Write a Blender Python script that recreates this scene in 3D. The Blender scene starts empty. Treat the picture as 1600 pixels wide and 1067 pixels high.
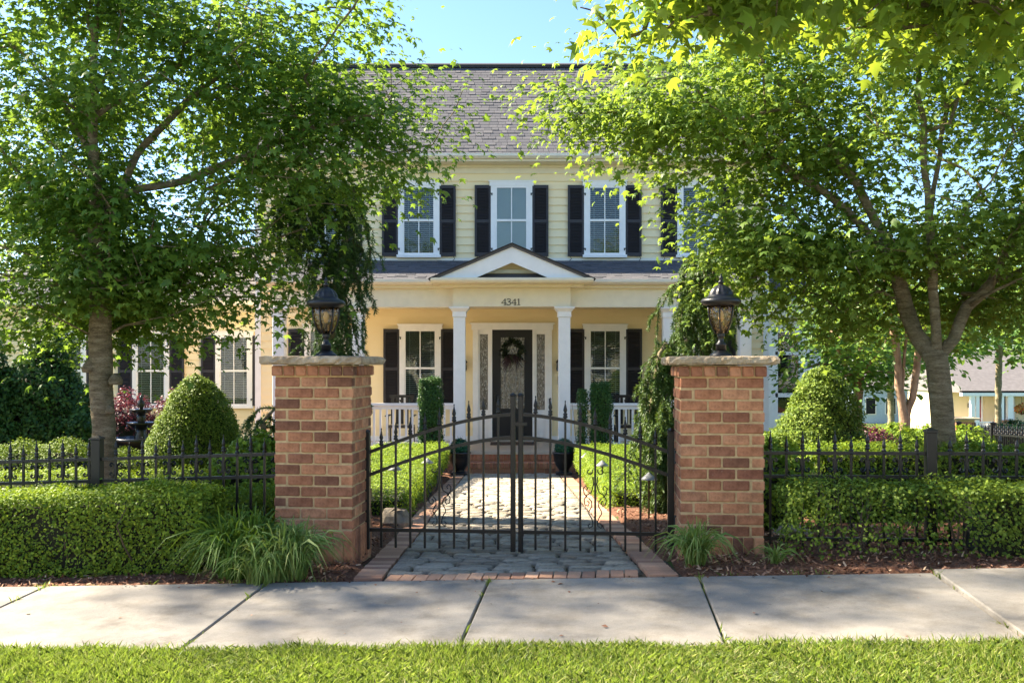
import bpy, math, random
import numpy as np
from mathutils import Vector, Matrix

random.seed(7)
RNG = np.random.default_rng(11)
SC = bpy.context.scene
COL = SC.collection

# ------------------------------------------------------------------ camera
CAM_H = 1.42
FPX = 1500.0          # focal length in pixels of the 1600 px wide photograph
HOR = 570.0           # row of the horizon
cam_d = bpy.data.cameras.new('camera')
cam = bpy.data.objects.new('camera', cam_d)
COL.objects.link(cam)
cam.location = (0, 0, CAM_H)
cam.rotation_euler = (math.radians(90), 0, 0)
cam_d.sensor_width = 36.0
cam_d.lens = 36.0 * FPX / 1600.0
cam_d.shift_y = (HOR - 533.5) / 1600.0
cam_d.clip_start = 0.05
cam_d.clip_end = 5000
SC.camera = cam

# ------------------------------------------------------------------ light
SUN_TO = Vector((-1.15, 0.46, 1.0)).normalized()
SUN_EL = math.asin(SUN_TO.z)
SUN_AZ = math.atan2(SUN_TO.x, SUN_TO.y)
world = bpy.data.worlds.new('World')
SC.world = world
world.use_nodes = True
wn = world.node_tree
for n in list(wn.nodes):
    wn.nodes.remove(n)
sky = wn.nodes.new('ShaderNodeTexSky')
sky.sky_type = 'NISHITA'
sky.sun_disc = False
sky.sun_elevation = SUN_EL
sky.sun_rotation = SUN_AZ
sky.altitude = 200
sky.air_density = 1.0
sky.dust_density = 0.5
sky.ozone_density = 5.0
bg = wn.nodes.new('ShaderNodeBackground')
bg.inputs['Strength'].default_value = 0.05
wo = wn.nodes.new('ShaderNodeOutputWorld')
wn.links.new(sky.outputs[0], bg.inputs['Color'])
wn.links.new(bg.outputs[0], wo.inputs['Surface'])
sun_d = bpy.data.lights.new('sun', 'SUN')
sun_d.energy = 3.7
sun_d.angle = math.radians(1.4)
sun_d.color = (1.0, 0.88, 0.70)
sun = bpy.data.objects.new('sun', sun_d)
COL.objects.link(sun)
sun.location = (-20, 14, 30)
sun.rotation_euler = SUN_TO.to_track_quat('Z', 'Y').to_euler()
SC.view_settings.view_transform = 'Standard'
SC.view_settings.look = 'None'
SC.view_settings.gamma = 1.0
SC.view_settings.exposure = 2.85
SC.view_settings.use_curve_mapping = False
SC.cycles.max_bounces = 8
SC.cycles.transparent_max_bounces = 12
SC.cycles.use_denoising = True

# ------------------------------------------------------------------ frames
A = math.radians(5.2)             # the street and the fence run 5 degrees off the house
CA, SA = math.cos(A), math.sin(A)
U0 = -0.573


def uv(x, y):
    return x * CA - y * SA, x * SA + y * CA


def xy(u, v):
    return u * CA + v * SA, -u * SA + v * CA


def sstep(a, b, t):
    t = np.clip((t - a) / (b - a), 0, 1)
    return t * t * (3 - 2 * t)


def G(x, y):
    """height of the ground"""
    x = np.asarray(x, float)
    y = np.asarray(y, float)
    u = x * CA - y * SA
    v = x * SA + y * CA
    s = 0.035 * (np.clip(u, -12, 12) - U0) * (1 - sstep(7.6, 13.0, v))
    base = np.where(v < 6.294, 0.034 * (np.maximum(v, 2.9) - 6.294), 0.0)
    yy = np.clip(np.where(v < 6.294, 6.3, y), 6.3, 96)
    return s + base - 0.056 * (yy - 6.3) - 0.14 * (1 - sstep(2.78, 2.9, v))


def gz(x, y):
    return float(G(x, y))


def P(px, py, Z):
    """a point at depth Z on the sight line of photograph pixel (px, py): used only to read positions off"""
    return Vector(((px - 800) * Z / FPX, Z, CAM_H - (py - HOR) * Z / FPX))


# ------------------------------------------------------------------ materials
def lin(r, g, b):
    f = lambda c: (c / 12.92 if c <= 0.04045 else ((c + 0.055) / 1.055) ** 2.4)
    return (f(r / 255), f(g / 255), f(b / 255), 1.0)


class NT:
    def __init__(self, name):
        self.m = bpy.data.materials.new(name)
        self.m.use_nodes = True
        self.t = self.m.node_tree
        self.b = self.t.nodes['Principled BSDF']
        self.out = self.t.nodes['Material Output']

    def n(self, typ, **kw):
        nd = self.t.nodes.new(typ)
        for k, v in kw.items():
            setattr(nd, k, v)
        return nd

    def l(self, a, b):
        self.t.links.new(a, b)

    def ramp(self, fac, stops):
        r = self.n('ShaderNodeValToRGB')
        while len(r.color_ramp.elements) < len(stops):
            r.color_ramp.elements.new(0.5)
        for e, (p, c) in zip(r.color_ramp.elements, stops):
            e.position = p
            e.color = c
        self.l(fac, r.inputs[0])
        return r.outputs[0]

    def noise(self, scale, detail=4, rough=0.55, vec=None, sx=None):
        nz = self.n('ShaderNodeTexNoise')
        nz.inputs['Scale'].default_value = scale
        nz.inputs['Detail'].default_value = detail
        nz.inputs['Roughness'].default_value = rough
        if vec is None:
            vec = self.coord(sx)
        self.l(vec, nz.inputs['Vector'])
        return nz.outputs['Fac']

    def coord(self, sx=None, kind='Object'):
        tc = self.n('ShaderNodeTexCoord')
        o = tc.outputs[kind]
        if sx:
            mp = self.n('ShaderNodeMapping')
            mp.inputs['Scale'].default_value = sx
            self.l(o, mp.inputs['Vector'])
            o = mp.outputs[0]
        return o

    def mix(self, a, b, fac, mode='MIX'):
        mx = self.n('ShaderNodeMix', data_type='RGBA', blend_type=mode)
        for s, val in ((mx.inputs[0], fac), (mx.inputs[6], a), (mx.inputs[7], b)):
            if hasattr(val, 'links'):
                self.l(val, s)
            else:
                s.default_value = val
        return mx.outputs[2]

    def bump(self, h, strength=0.3, dist=0.01):
        bp = self.n('ShaderNodeBump')
        bp.inputs['Strength'].default_value = strength
        bp.inputs['Distance'].default_value = dist
        self.l(h, bp.inputs['Height'])
        self.l(bp.outputs[0], self.b.inputs['Normal'])
        return bp

    def rand(self):
        return self.n('ShaderNodeObjectInfo').outputs['Random']

    def island(self):
        return self.n('ShaderNodeNewGeometry').outputs['Random Per Island']

    def base(self, c):
        if hasattr(c, 'links'):
            self.l(c, self.b.inputs['Base Color'])
        else:
            self.b.inputs['Base Color'].default_value = c

    def set(self, rough=None, metal=None, spec=None):
        if rough is not None:
            self.b.inputs['Roughness'].default_value = rough
        if metal is not None:
            self.b.inputs['Metallic'].default_value = metal
        if spec is not None:
            self.b.inputs['Specular IOR Level'].default_value = spec


def g(v, k=1.0):
    return (v, v * k, v * k * k, 1)


def paint(name, col, rough=0.5, var=0.12, bump=0.08, sc=6.0):
    t = NT(name)
    f = t.noise(sc, 5)
    d = tuple(c * (1 - var) for c in col[:3]) + (1,)
    h = tuple(min(1, c * (1 + var * 0.5)) for c in col[:3]) + (1,)
    t.base(t.ramp(f, [(0.3, d), (0.7, h)]))
    t.set(rough)
    t.bump(t.noise(sc * 12, 3), bump, 0.004)
    return t.m


LEAF_GAIN = 1.7


def leafmat(name, cols, trans, tfac=0.35, rough=0.45, spec=0.45, clump=None):
    """leaf: each leaf its own tone; light passes through it"""
    t = NT(name)
    cols = [(k[0] * LEAF_GAIN, k[1] * LEAF_GAIN, k[2] * LEAF_GAIN, 1) for k in cols]
    c = t.ramp(t.island(), [(i / (len(cols) - 1), k) for i, k in enumerate(cols)])
    if clump:
        f = t.noise(clump, 2)
        c = t.mix(c, t.mix(c, (0.75, 0.85, 0.6, 1), 1.0, 'MULTIPLY'), f)
    t.base(c)
    t.set(rough, spec=spec)
    tr = t.n('ShaderNodeBsdfTranslucent')
    tc = t.mix(c, trans, 0.75)
    t.l(tc, tr.inputs['Color'])
    ms = t.n('ShaderNodeMixShader')
    ms.inputs[0].default_value = tfac
    t.l(t.b.outputs[0], ms.inputs[1])
    t.l(tr.outputs[0], ms.inputs[2])
    t.l(ms.outputs[0], t.out.inputs['Surface'])
    return t.m


M = {}


def make_materials():
    # brick with per-piece tone
    t = NT('brick')
    c = t.ramp(t.rand(), [(0.0, lin(118, 84, 68)), (0.2, lin(172, 116, 86)), (0.5, lin(194, 134, 98)),
                          (0.8, lin(208, 152, 114)), (1.0, lin(150, 98, 76))])
    f = t.noise(14, 6, 0.7)
    c = t.mix(c, t.mix(c, (0.5, 0.46, 0.44, 1), 1.0, 'MULTIPLY'), t.ramp(f, [(0.42, (0, 0, 0, 1)), (0.7, (1, 1, 1, 1))]))
    c = t.mix(c, lin(206, 184, 150), t.ramp(t.noise(33, 5, 0.7), [(0.62, (0, 0, 0, 1)), (0.75, (0.55, 0.55, 0.55, 1))]))
    t.base(c)
    t.set(0.9, spec=0.2)
    t.bump(t.noise(45, 7, 0.75), 0.9, 0.008)
    M['brick'] = t.m
    t = NT('step_brick')
    c = t.ramp(t.island(), [(0.0, lin(150, 98, 74)), (0.5, lin(186, 130, 98)), (1.0, lin(170, 108, 80))])
    t.base(c)
    t.set(0.9, spec=0.2)
    t.bump(t.noise(60, 6, 0.7), 0.4, 0.005)
    M['step_brick'] = t.m
    t = NT('border_brick')
    c = t.ramp(t.rand(), [(0.0, lin(150, 112, 92)), (0.5, lin(178, 138, 112)), (1.0, lin(196, 158, 130))])
    f = t.noise(9, 6, 0.7)
    c = t.mix(c, lin(120, 105, 90), t.ramp(f, [(0.5, (0, 0, 0, 1)), (0.8, (0.7, 0.7, 0.7, 1))]))
    t.base(c)
    t.set(0.9, spec=0.2)
    t.bump(t.noise(50, 6, 0.7), 0.5, 0.006)
    M['border_brick'] = t.m
    t = NT('mortar')
    t.base(t.ramp(t.noise(30, 5), [(0.3, lin(178, 150, 110)), (0.7, lin(206, 178, 134))]))
    t.set(0.95, spec=0.1)
    t.bump(t.noise(120, 4), 0.5, 0.004)
    M['mortar'] = t.m
    t = NT('cobble')
    c = t.ramp(t.rand(), [(0.0, lin(140, 130, 114)), (0.4, lin(174, 163, 145)), (0.7, lin(190, 179, 160)), (1.0, lin(158, 144, 124))])
    f = t.noise(7, 7, 0.65)
    c = t.mix(c, t.mix(c, (0.5, 0.5, 0.48, 1), 1.0, 'MULTIPLY'), t.ramp(f, [(0.42, (0, 0, 0, 1)), (0.75, (1, 1, 1, 1))]))
    t.base(c)
    t.set(0.8, spec=0.3)
    t.bump(t.noise(22, 7, 0.7), 0.9, 0.02)
    M['cobble'] = t.m
    t = NT('joint_sand')
    t.base(t.ramp(t.noise(40, 5), [(0.3, lin(62, 56, 48)), (0.7, lin(98, 88, 74))]))
    t.set(1.0, spec=0.05)
    M['joint'] = t.m
    # concrete slabs
    t = NT('concrete')
    wc = t.coord(kind='Object')
    c = t.ramp(t.noise(1.3, 6, 0.6), [(0.25, lin(126, 121, 114)), (0.75, lin(152, 147, 138))])
    c = t.mix(c, t.ramp(t.noise(160, 3), [(0.35, (0.72, 0.72, 0.72, 1)), (0.65, (1.06, 1.06, 1.06, 1))]), 0.6, 'MULTIPLY')
    c = t.mix(c, lin(92, 84, 72), t.ramp(t.noise(2.6, 9, 0.78), [(0.45, (0, 0, 0, 1)), (0.72, (0.8, 0.8, 0.8, 1))]))
    c = t.mix(c, lin(70, 62, 52), t.ramp(t.noise(26, 4, 0.6), [(0.68, (0, 0, 0, 1)), (0.74, (0.6, 0.6, 0.6, 1))]))
    t.base(c)
    t.set(0.9, spec=0.25)
    t.bump(t.noise(120, 5, 0.7, vec=t.coord((0.35, 1.6, 1))), 0.5, 0.004)
    M['concrete'] = t.m
    t = NT('pale_bounce_road')
    t.base(t.ramp(t.noise(90, 4), [(0.3, g(0.20, .97)), (0.7, g(0.30, .97))]))  # road colour raised so the unseen street bounces sunlight onto the front
    t.set(0.9)
    M['bounce_road'] = t.m
    # mulch, soil, lawn
    t = NT('mulch')
    c = t.ramp(t.noise(38, 6, 0.7), [(0.25, lin(62, 42, 33)), (0.5, lin(118, 84, 66)), (0.8, lin(164, 128, 104))])
    t.base(c)
    t.set(1.0, spec=0.1)
    t.bump(t.noise(45, 6, 0.7), 1.0, 0.03)
    M['mulch'] = t.m
    t = NT('mulch_chip')
    t.base(t.ramp(t.island(), [(0, lin(74, 50, 40)), (0.5, lin(130, 92, 72)), (0.85, lin(168, 128, 102)), (1, lin(204, 176, 144))]))
    t.set(0.95, spec=0.1)
    M['chip'] = t.m
    t = NT('lawn')
    t.base(t.ramp(t.noise(2.5, 6), [(0.3, (0.045, 0.075, 0.018, 1)), (0.7, (0.085, 0.12, 0.03, 1))]))
    t.set(1.0, spec=0.1)
    t.bump(t.noise(70, 5), 0.8, 0.02)
    M['lawn'] = t.m
    M['grass'] = leafmat('grass_blade', [(0.045, 0.08, 0.014, 1), (0.085, 0.125, 0.02, 1), (0.13, 0.15, 0.03, 1), (0.27, 0.23, 0.12, 1)],
                         (0.3, 0.42, 0.04, 1), 0.35, 0.5, 0.3, clump=1.7)
    # house paints
    def siding():
        t = NT('cream_siding')
        t.base(t.ramp(t.noise(1.5, 4), [(0.3, (0.87, 0.715, 0.42, 1)), (0.7, (0.91, 0.755, 0.46, 1))]))
        t.set(0.6, spec=0.3)
        t.bump(t.noise(30, 4, sx=None, vec=t.coord((0.6, 8, 8))), 0.12, 0.004)
        return t.m
    M['siding'] = siding()
    M['cream_trim'] = paint('cream_trim', (0.80, 0.72, 0.53, 1), 0.5, 0.06)
    M['white'] = paint('white_paint', (0.86, 0.84, 0.80, 1), 0.45, 0.05)
    M['porch_floor'] = paint('porch_floor_paint', (0.50, 0.42, 0.32, 1), 0.6, 0.1)
    M['shutter'] = paint('shutter_paint', (0.022, 0.019, 0.022, 1), 0.5, 0.2)
    M['black_door'] = paint('black_door_paint', (0.006, 0.006, 0.006, 1), 0.6, 0.2)
    M['iron'] = paint('black_iron', (0.0035, 0.0038, 0.0045, 1), 0.42, 0.3, 0.1, 20)
    M['lamp_iron'] = paint('lamp_iron', (0.006, 0.006, 0.0075, 1), 0.42, 0.4, 0.15, 30)
    M['dark'] = paint('room_shade', (0.012, 0.012, 0.012, 1), 0.9)  # flat dark paint, stands for the shade of rooms behind glass
    M['blind'] = paint('blind_white', (0.62, 0.62, 0.58, 1), 0.6, 0.03)
    M['shade'] = paint('pale_shade', (0.66, 0.72, 0.70, 1), 0.7, 0.04)
    M['mat'] = paint('coir_mat', (0.07, 0.045, 0.03, 1), 0.95, 0.3, 0.5, 20)
    M['stone'] = None
    t = NT('cap_stone')
    c = t.ramp(t.noise(6, 8, 0.7), [(0.25, lin(124, 106, 86)), (0.5, lin(176, 156, 128)), (0.75, lin(206, 188, 160))])
    t.base(c)
    t.set(0.9, spec=0.2)
    t.bump(t.noise(18, 8, 0.7), 0.9, 0.025)
    M['stone'] = t.m
    t = NT('field_stone')
    t.base(t.ramp(t.noise(5, 8, 0.7), [(0.3, lin(96, 86, 74)), (0.7, lin(160, 148, 130))]))
    t.set(0.9, spec=0.2)
    t.bump(t.noise(14, 8, 0.7), 0.9, 0.03)
    M['rock'] = t.m
    # shingles
    t = NT('shingle')
    c = t.ramp(t.island(), [(0, lin(86, 86, 89)), (0.4, lin(95, 94, 96)), (0.75, lin(102, 100, 101)), (1, lin(90, 89, 92))])
    c = t.mix(c, t.ramp(t.noise(90, 4), [(0.3, (0.7, 0.7, 0.7, 1)), (0.7, (1.15, 1.15, 1.15, 1))]), 0.7, 'MULTIPLY')
    t.base(c)
    t.set(0.95, spec=0.15)
    M['shingle'] = t.m
    M['ridge'] = paint('ridge_vent', (0.03, 0.028, 0.028, 1), 0.9)
    M['gutter'] = paint('gutter_paint', (0.74, 0.68, 0.54, 1), 0.4, 0.04)
    # glass
    t = NT('window_glass')
    tr = t.n('ShaderNodeBsdfTransparent')
    tr.inputs[0].default_value = (0.82, 0.86, 0.86, 1)
    gl = t.n('ShaderNodeBsdfGlossy')
    gl.inputs['Roughness'].default_value = 0.02
    bp = t.n('ShaderNodeBump')
    bp.inputs['Strength'].default_value = 0.05
    bp.inputs['Distance'].default_value = 0.02
    t.l(t.noise(1.8, 2), bp.inputs['Height'])
    t.l(bp.outputs[0], gl.inputs['Normal'])
    fr = t.n('ShaderNodeFresnel')
    fr.inputs['IOR'].default_value = 1.52
    ms = t.n('ShaderNodeMixShader')
    t.l(fr.outputs[0], ms.inputs[0])
    t.l(tr.outputs[0], ms.inputs[1])
    t.l(gl.outputs[0], ms.inputs[2])
    t.l(ms.outputs[0], t.out.inputs['Surface'])
    M['glass'] = t.m
    # leaded door glass: sky glints on its pieces painted in as grey tones
    t = NT('leaded_glass')
    vo = t.n('ShaderNodeTexVoronoi', feature='F1')
    vo.inputs['Scale'].default_value = 24
    t.l(t.coord((1.6, 1, 0.8)), vo.inputs['Vector'])
    ve = t.n('ShaderNodeTexVoronoi', feature='DISTANCE_TO_EDGE')
    ve.inputs['Scale'].default_value = 24
    t.l(t.coord((1.6, 1, 0.8)), ve.inputs['Vector'])
    c = t.ramp(vo.outputs['Color'], [(0.2, lin(84, 80, 74)), (0.5, lin(112, 108, 101)), (0.85, lin(152, 150, 146))])
    c = t.mix(lin(60, 54, 46), c, t.ramp(ve.outputs['Distance'], [(0.03, (0, 0, 0, 1)), (0.07, (1, 1, 1, 1))]))
    t.base(c)
    t.set(0.12, spec=0.9)
    t.bump(t.noise(16, 3), 0.5, 0.03)
    M['leaded'] = t.m
    t = NT('amber_glass')
    tr = t.n('ShaderNodeBsdfTransparent')
    tr.inputs[0].default_value = (0.80, 0.62, 0.36, 1)
    gl = t.n('ShaderNodeBsdfGlossy')
    gl.inputs['Roughness'].default_value = 0.08
    gl.inputs['Color'].default_value = (1, 0.9, 0.75, 1)
    bp = t.n('ShaderNodeBump')
    bp.inputs['Strength'].default_value = 0.7
    bp.inputs['Distance'].default_value = 0.02
    t.l(t.noise(34, 3), bp.inputs['Height'])
    t.l(bp.outputs[0], gl.inputs['Normal'])
    fr = t.n('ShaderNodeFresnel')
    fr.inputs['IOR'].default_value = 2.0
    t.l(bp.outputs[0], fr.inputs['Normal'])
    ms = t.n('ShaderNodeMixShader')
    t.l(fr.outputs[0], ms.inputs[0])
    t.l(tr.outputs[0], ms.inputs[1])
    t.l(gl.outputs[0], ms.inputs[2])
    t.l(ms.outputs[0], t.out.inputs['Surface'])
    M['amber'] = t.m
    t = NT('bulb_glass')
    t.base((0.75, 0.7, 0.55, 1))
    t.set(0.2)
    M['bulb'] = t.m
    # bark
    t = NT('bark')
    f = t.noise(7, 7, 0.65, vec=t.coord((1, 1, 4.5)))
    c = t.ramp(f, [(0.25, lin(104, 92, 74)), (0.5, lin(162, 148, 120)), (0.78, lin(204, 192, 166))])
    c = t.mix(c, lin(86, 92, 56), t.ramp(t.noise(2.2, 5), [(0.5, (0, 0, 0, 1)), (0.75, (0.6, 0.6, 0.6, 1))]))
    t.base(c)
    t.set(0.95, spec=0.15)
    c2 = t.ramp(t.noise(42, 6, 0.75, vec=t.coord((1, 1, 5))), [(0.35, (0.45, 0.43, 0.4, 1)), (0.6, (1.1, 1.1, 1.05, 1))])
    t.base(t.mix(c, c2, 0.8, 'MULTIPLY'))
    t.bump(t.noise(22, 9, 0.75, vec=t.coord((1.6, 1.6, 3.6))), 1.0, 0.05)
    M['bark'] = t.m
    t = NT('red_bark')
    t.base(t.ramp(t.noise(10, 6, vec=t.coord((2, 2, 0.6))), [(0.3, lin(112, 90, 70)), (0.7, lin(168, 142, 116))]))
    t.set(0.85, spec=0.2)
    t.bump(t.noise(14, 6), 0.5, 0.02)
    M['red_bark'] = t.m
    M['twig'] = paint('twig_bark', (0.09, 0.065, 0.04, 1), 0.95, 0.3)
    # foliage
    M['maple_a'] = leafmat('maple_leaf_deep', [(0.034, 0.078, 0.016, 1), (0.05, 0.11, 0.02, 1), (0.07, 0.135, 0.024, 1), (0.10, 0.165, 0.03, 1)],
                           (0.27, 0.40, 0.04, 1), 0.48, 0.5, 0.35, clump=0.8)
    M['maple_b'] = leafmat('maple_leaf_fresh', [(0.05, 0.095, 0.018, 1), (0.075, 0.13, 0.022, 1), (0.10, 0.16, 0.03, 1), (0.14, 0.19, 0.04, 1)],
                           (0.31, 0.42, 0.04, 1), 0.48, 0.5, 0.35, clump=0.8)
    M['maple_c'] = leafmat('maple_leaf_yellow', [(0.05, 0.10, 0.016, 1), (0.08, 0.14, 0.02, 1), (0.11, 0.165, 0.025, 1), (0.15, 0.19, 0.03, 1)],
                           (0.40, 0.48, 0.03, 1), 0.46, 0.45, 0.35, clump=3.0)
    M['box_leaf'] = leafmat('boxwood_leaf', [(0.034, 0.06, 0.01, 1), (0.065, 0.10, 0.014, 1), (0.105, 0.145, 0.02, 1), (0.16, 0.20, 0.03, 1)],
                            (0.2, 0.28, 0.02, 1), 0.25, 0.6, 0.2, clump=2.5)
    M['hedge_leaf'] = leafmat('hedge_leaf', [(0.05, 0.085, 0.012, 1), (0.085, 0.135, 0.016, 1), (0.13, 0.185, 0.02, 1), (0.20, 0.25, 0.03, 1)],
                              (0.3, 0.4, 0.02, 1), 0.3, 0.6, 0.2, clump=2.0)
    M['arbor'] = leafmat('arborvitae_leaf', [(0.012, 0.038, 0.012, 1), (0.025, 0.065, 0.018, 1), (0.04, 0.09, 0.02, 1)],
                         (0.1, 0.2, 0.02, 1), 0.2, 0.5, 0.3, clump=1.5)
    M['purple'] = leafmat('purple_leaf', [(0.035, 0.012, 0.018, 1), (0.07, 0.022, 0.03, 1), (0.12, 0.045, 0.05, 1)],
                          (0.25, 0.05, 0.06, 1), 0.3, 0.5, 0.3)
    M['needle'] = leafmat('spruce_needle', [(0.018, 0.045, 0.014, 1), (0.032, 0.068, 0.02, 1), (0.055, 0.1, 0.028, 1)],
                          (0.1, 0.17, 0.03, 1), 0.18, 0.5, 0.35, clump=2.0)
    M['needle_b'] = leafmat('spruce_needle_fresh', [(0.025, 0.055, 0.014, 1), (0.045, 0.08, 0.02, 1), (0.075, 0.115, 0.028, 1)],
                            (0.18, 0.25, 0.03, 1), 0.2, 0.5, 0.35, clump=2.0)
    M['far_leaf'] = leafmat('far_leaf', [(0.045, 0.09, 0.025, 1), (0.08, 0.14, 0.035, 1), (0.12, 0.19, 0.05, 1)],
                            (0.25, 0.36, 0.04, 1), 0.35, 0.5, 0.3, clump=0.5)
    M['liriope'] = leafmat('liriope_blade', [(0.022, 0.055, 0.008, 1), (0.042, 0.09, 0.012, 1), (0.08, 0.13, 0.02, 1)],
                           (0.18, 0.28, 0.02, 1), 0.3, 0.6, 0.2)
    M['dry_grass'] = leafmat('pale_grass_blade', [(0.06, 0.11, 0.025, 1), (0.11, 0.17, 0.04, 1), (0.2, 0.23, 0.08, 1)],
                             (0.25, 0.32, 0.03, 1), 0.3, 0.6, 0.2)
    M['wreath_leaf'] = leafmat('wreath_leaf', [(0.008, 0.012, 0.006, 1), (0.016, 0.024, 0.010, 1)], (0.03, 0.05, 0.01, 1), 0.1, 0.6, 0.2)
    M['core'] = paint('core_shade_fill', (0.02, 0.022, 0.01, 1), 1.0, 0.4, 0.6, 10)  # dark fill coloured as the shaded inside of hedges
    t = NT('topiary_green')
    t.base(t.ramp(t.island(), [(0, (0.005, 0.05, 0.02, 1)), (1, (0.015, 0.13, 0.055, 1))]))
    t.set(0.5)
    M['faux'] = t.m
    M['pot'] = paint('pot_black', (0.012, 0.013, 0.015, 1), 0.35, 0.3)
    M['fountain'] = paint('fountain_black', (0.012, 0.012, 0.014, 1), 0.3, 0.3, 0.3, 14)
    M['lamp_white'] = paint('path_light_metal', (0.22, 0.22, 0.21, 1), 0.4, 0.15)
    M['red_door'] = paint('red_door_paint', (0.30, 0.02, 0.02, 1), 0.4)
    M['far_roof'] = paint('far_roof', (0.15, 0.135, 0.13, 1), 0.9, 0.2, 0.3, 3)
    M['far_blue'] = paint('far_blue_siding', (0.45, 0.55, 0.62, 1), 0.7)
    M['ribbon'] = paint('burgundy_ribbon', (0.022, 0.005, 0.007, 1), 0.6, 0.3)
    M['vine'] = paint('vine_twig', (0.02, 0.014, 0.01, 1), 0.9, 0.4)
    M['flower'] = leafmat('hanging_flower', [(0.3, 0.02, 0.03, 1), (0.5, 0.2, 0.04, 1), (0.1, 0.2, 0.04, 1)], (0.4, 0.2, 0.05, 1), 0.2)
    M['plaque'] = paint('bronze_plaque', (0.12, 0.06, 0.045, 1), 0.5)


make_materials()


# ------------------------------------------------------------------ mesh helpers
def link(o, parent=None):
    COL.objects.link(o)
    if parent is not None:
        o.parent = parent
        if parent.get('_w'):
            o.matrix_parent_inverse = Matrix.Translation(-Vector(parent['_w']))
    return o


def tag(o, label=None, cat=None, group=None, kind=None):
    if label:
        o['label'] = label
    if cat:
        o['category'] = cat
    if group:
        o['group'] = group
    if kind:
        o['kind'] = kind
    return o


def empty(name, loc, label, cat, group=None, rz=0.0, world_parts=False):
    """Empty at a thing's base; world_parts: its parts are written in world coordinates"""
    o = bpy.data.objects.new(name, None)
    o.empty_display_size = 0.2
    COL.objects.link(o)
    o.location = loc
    o.rotation_euler = (0, 0, rz)
    tag(o, label, cat, group)
    if world_parts:
        o['_w'] = list(loc)
    return o


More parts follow.
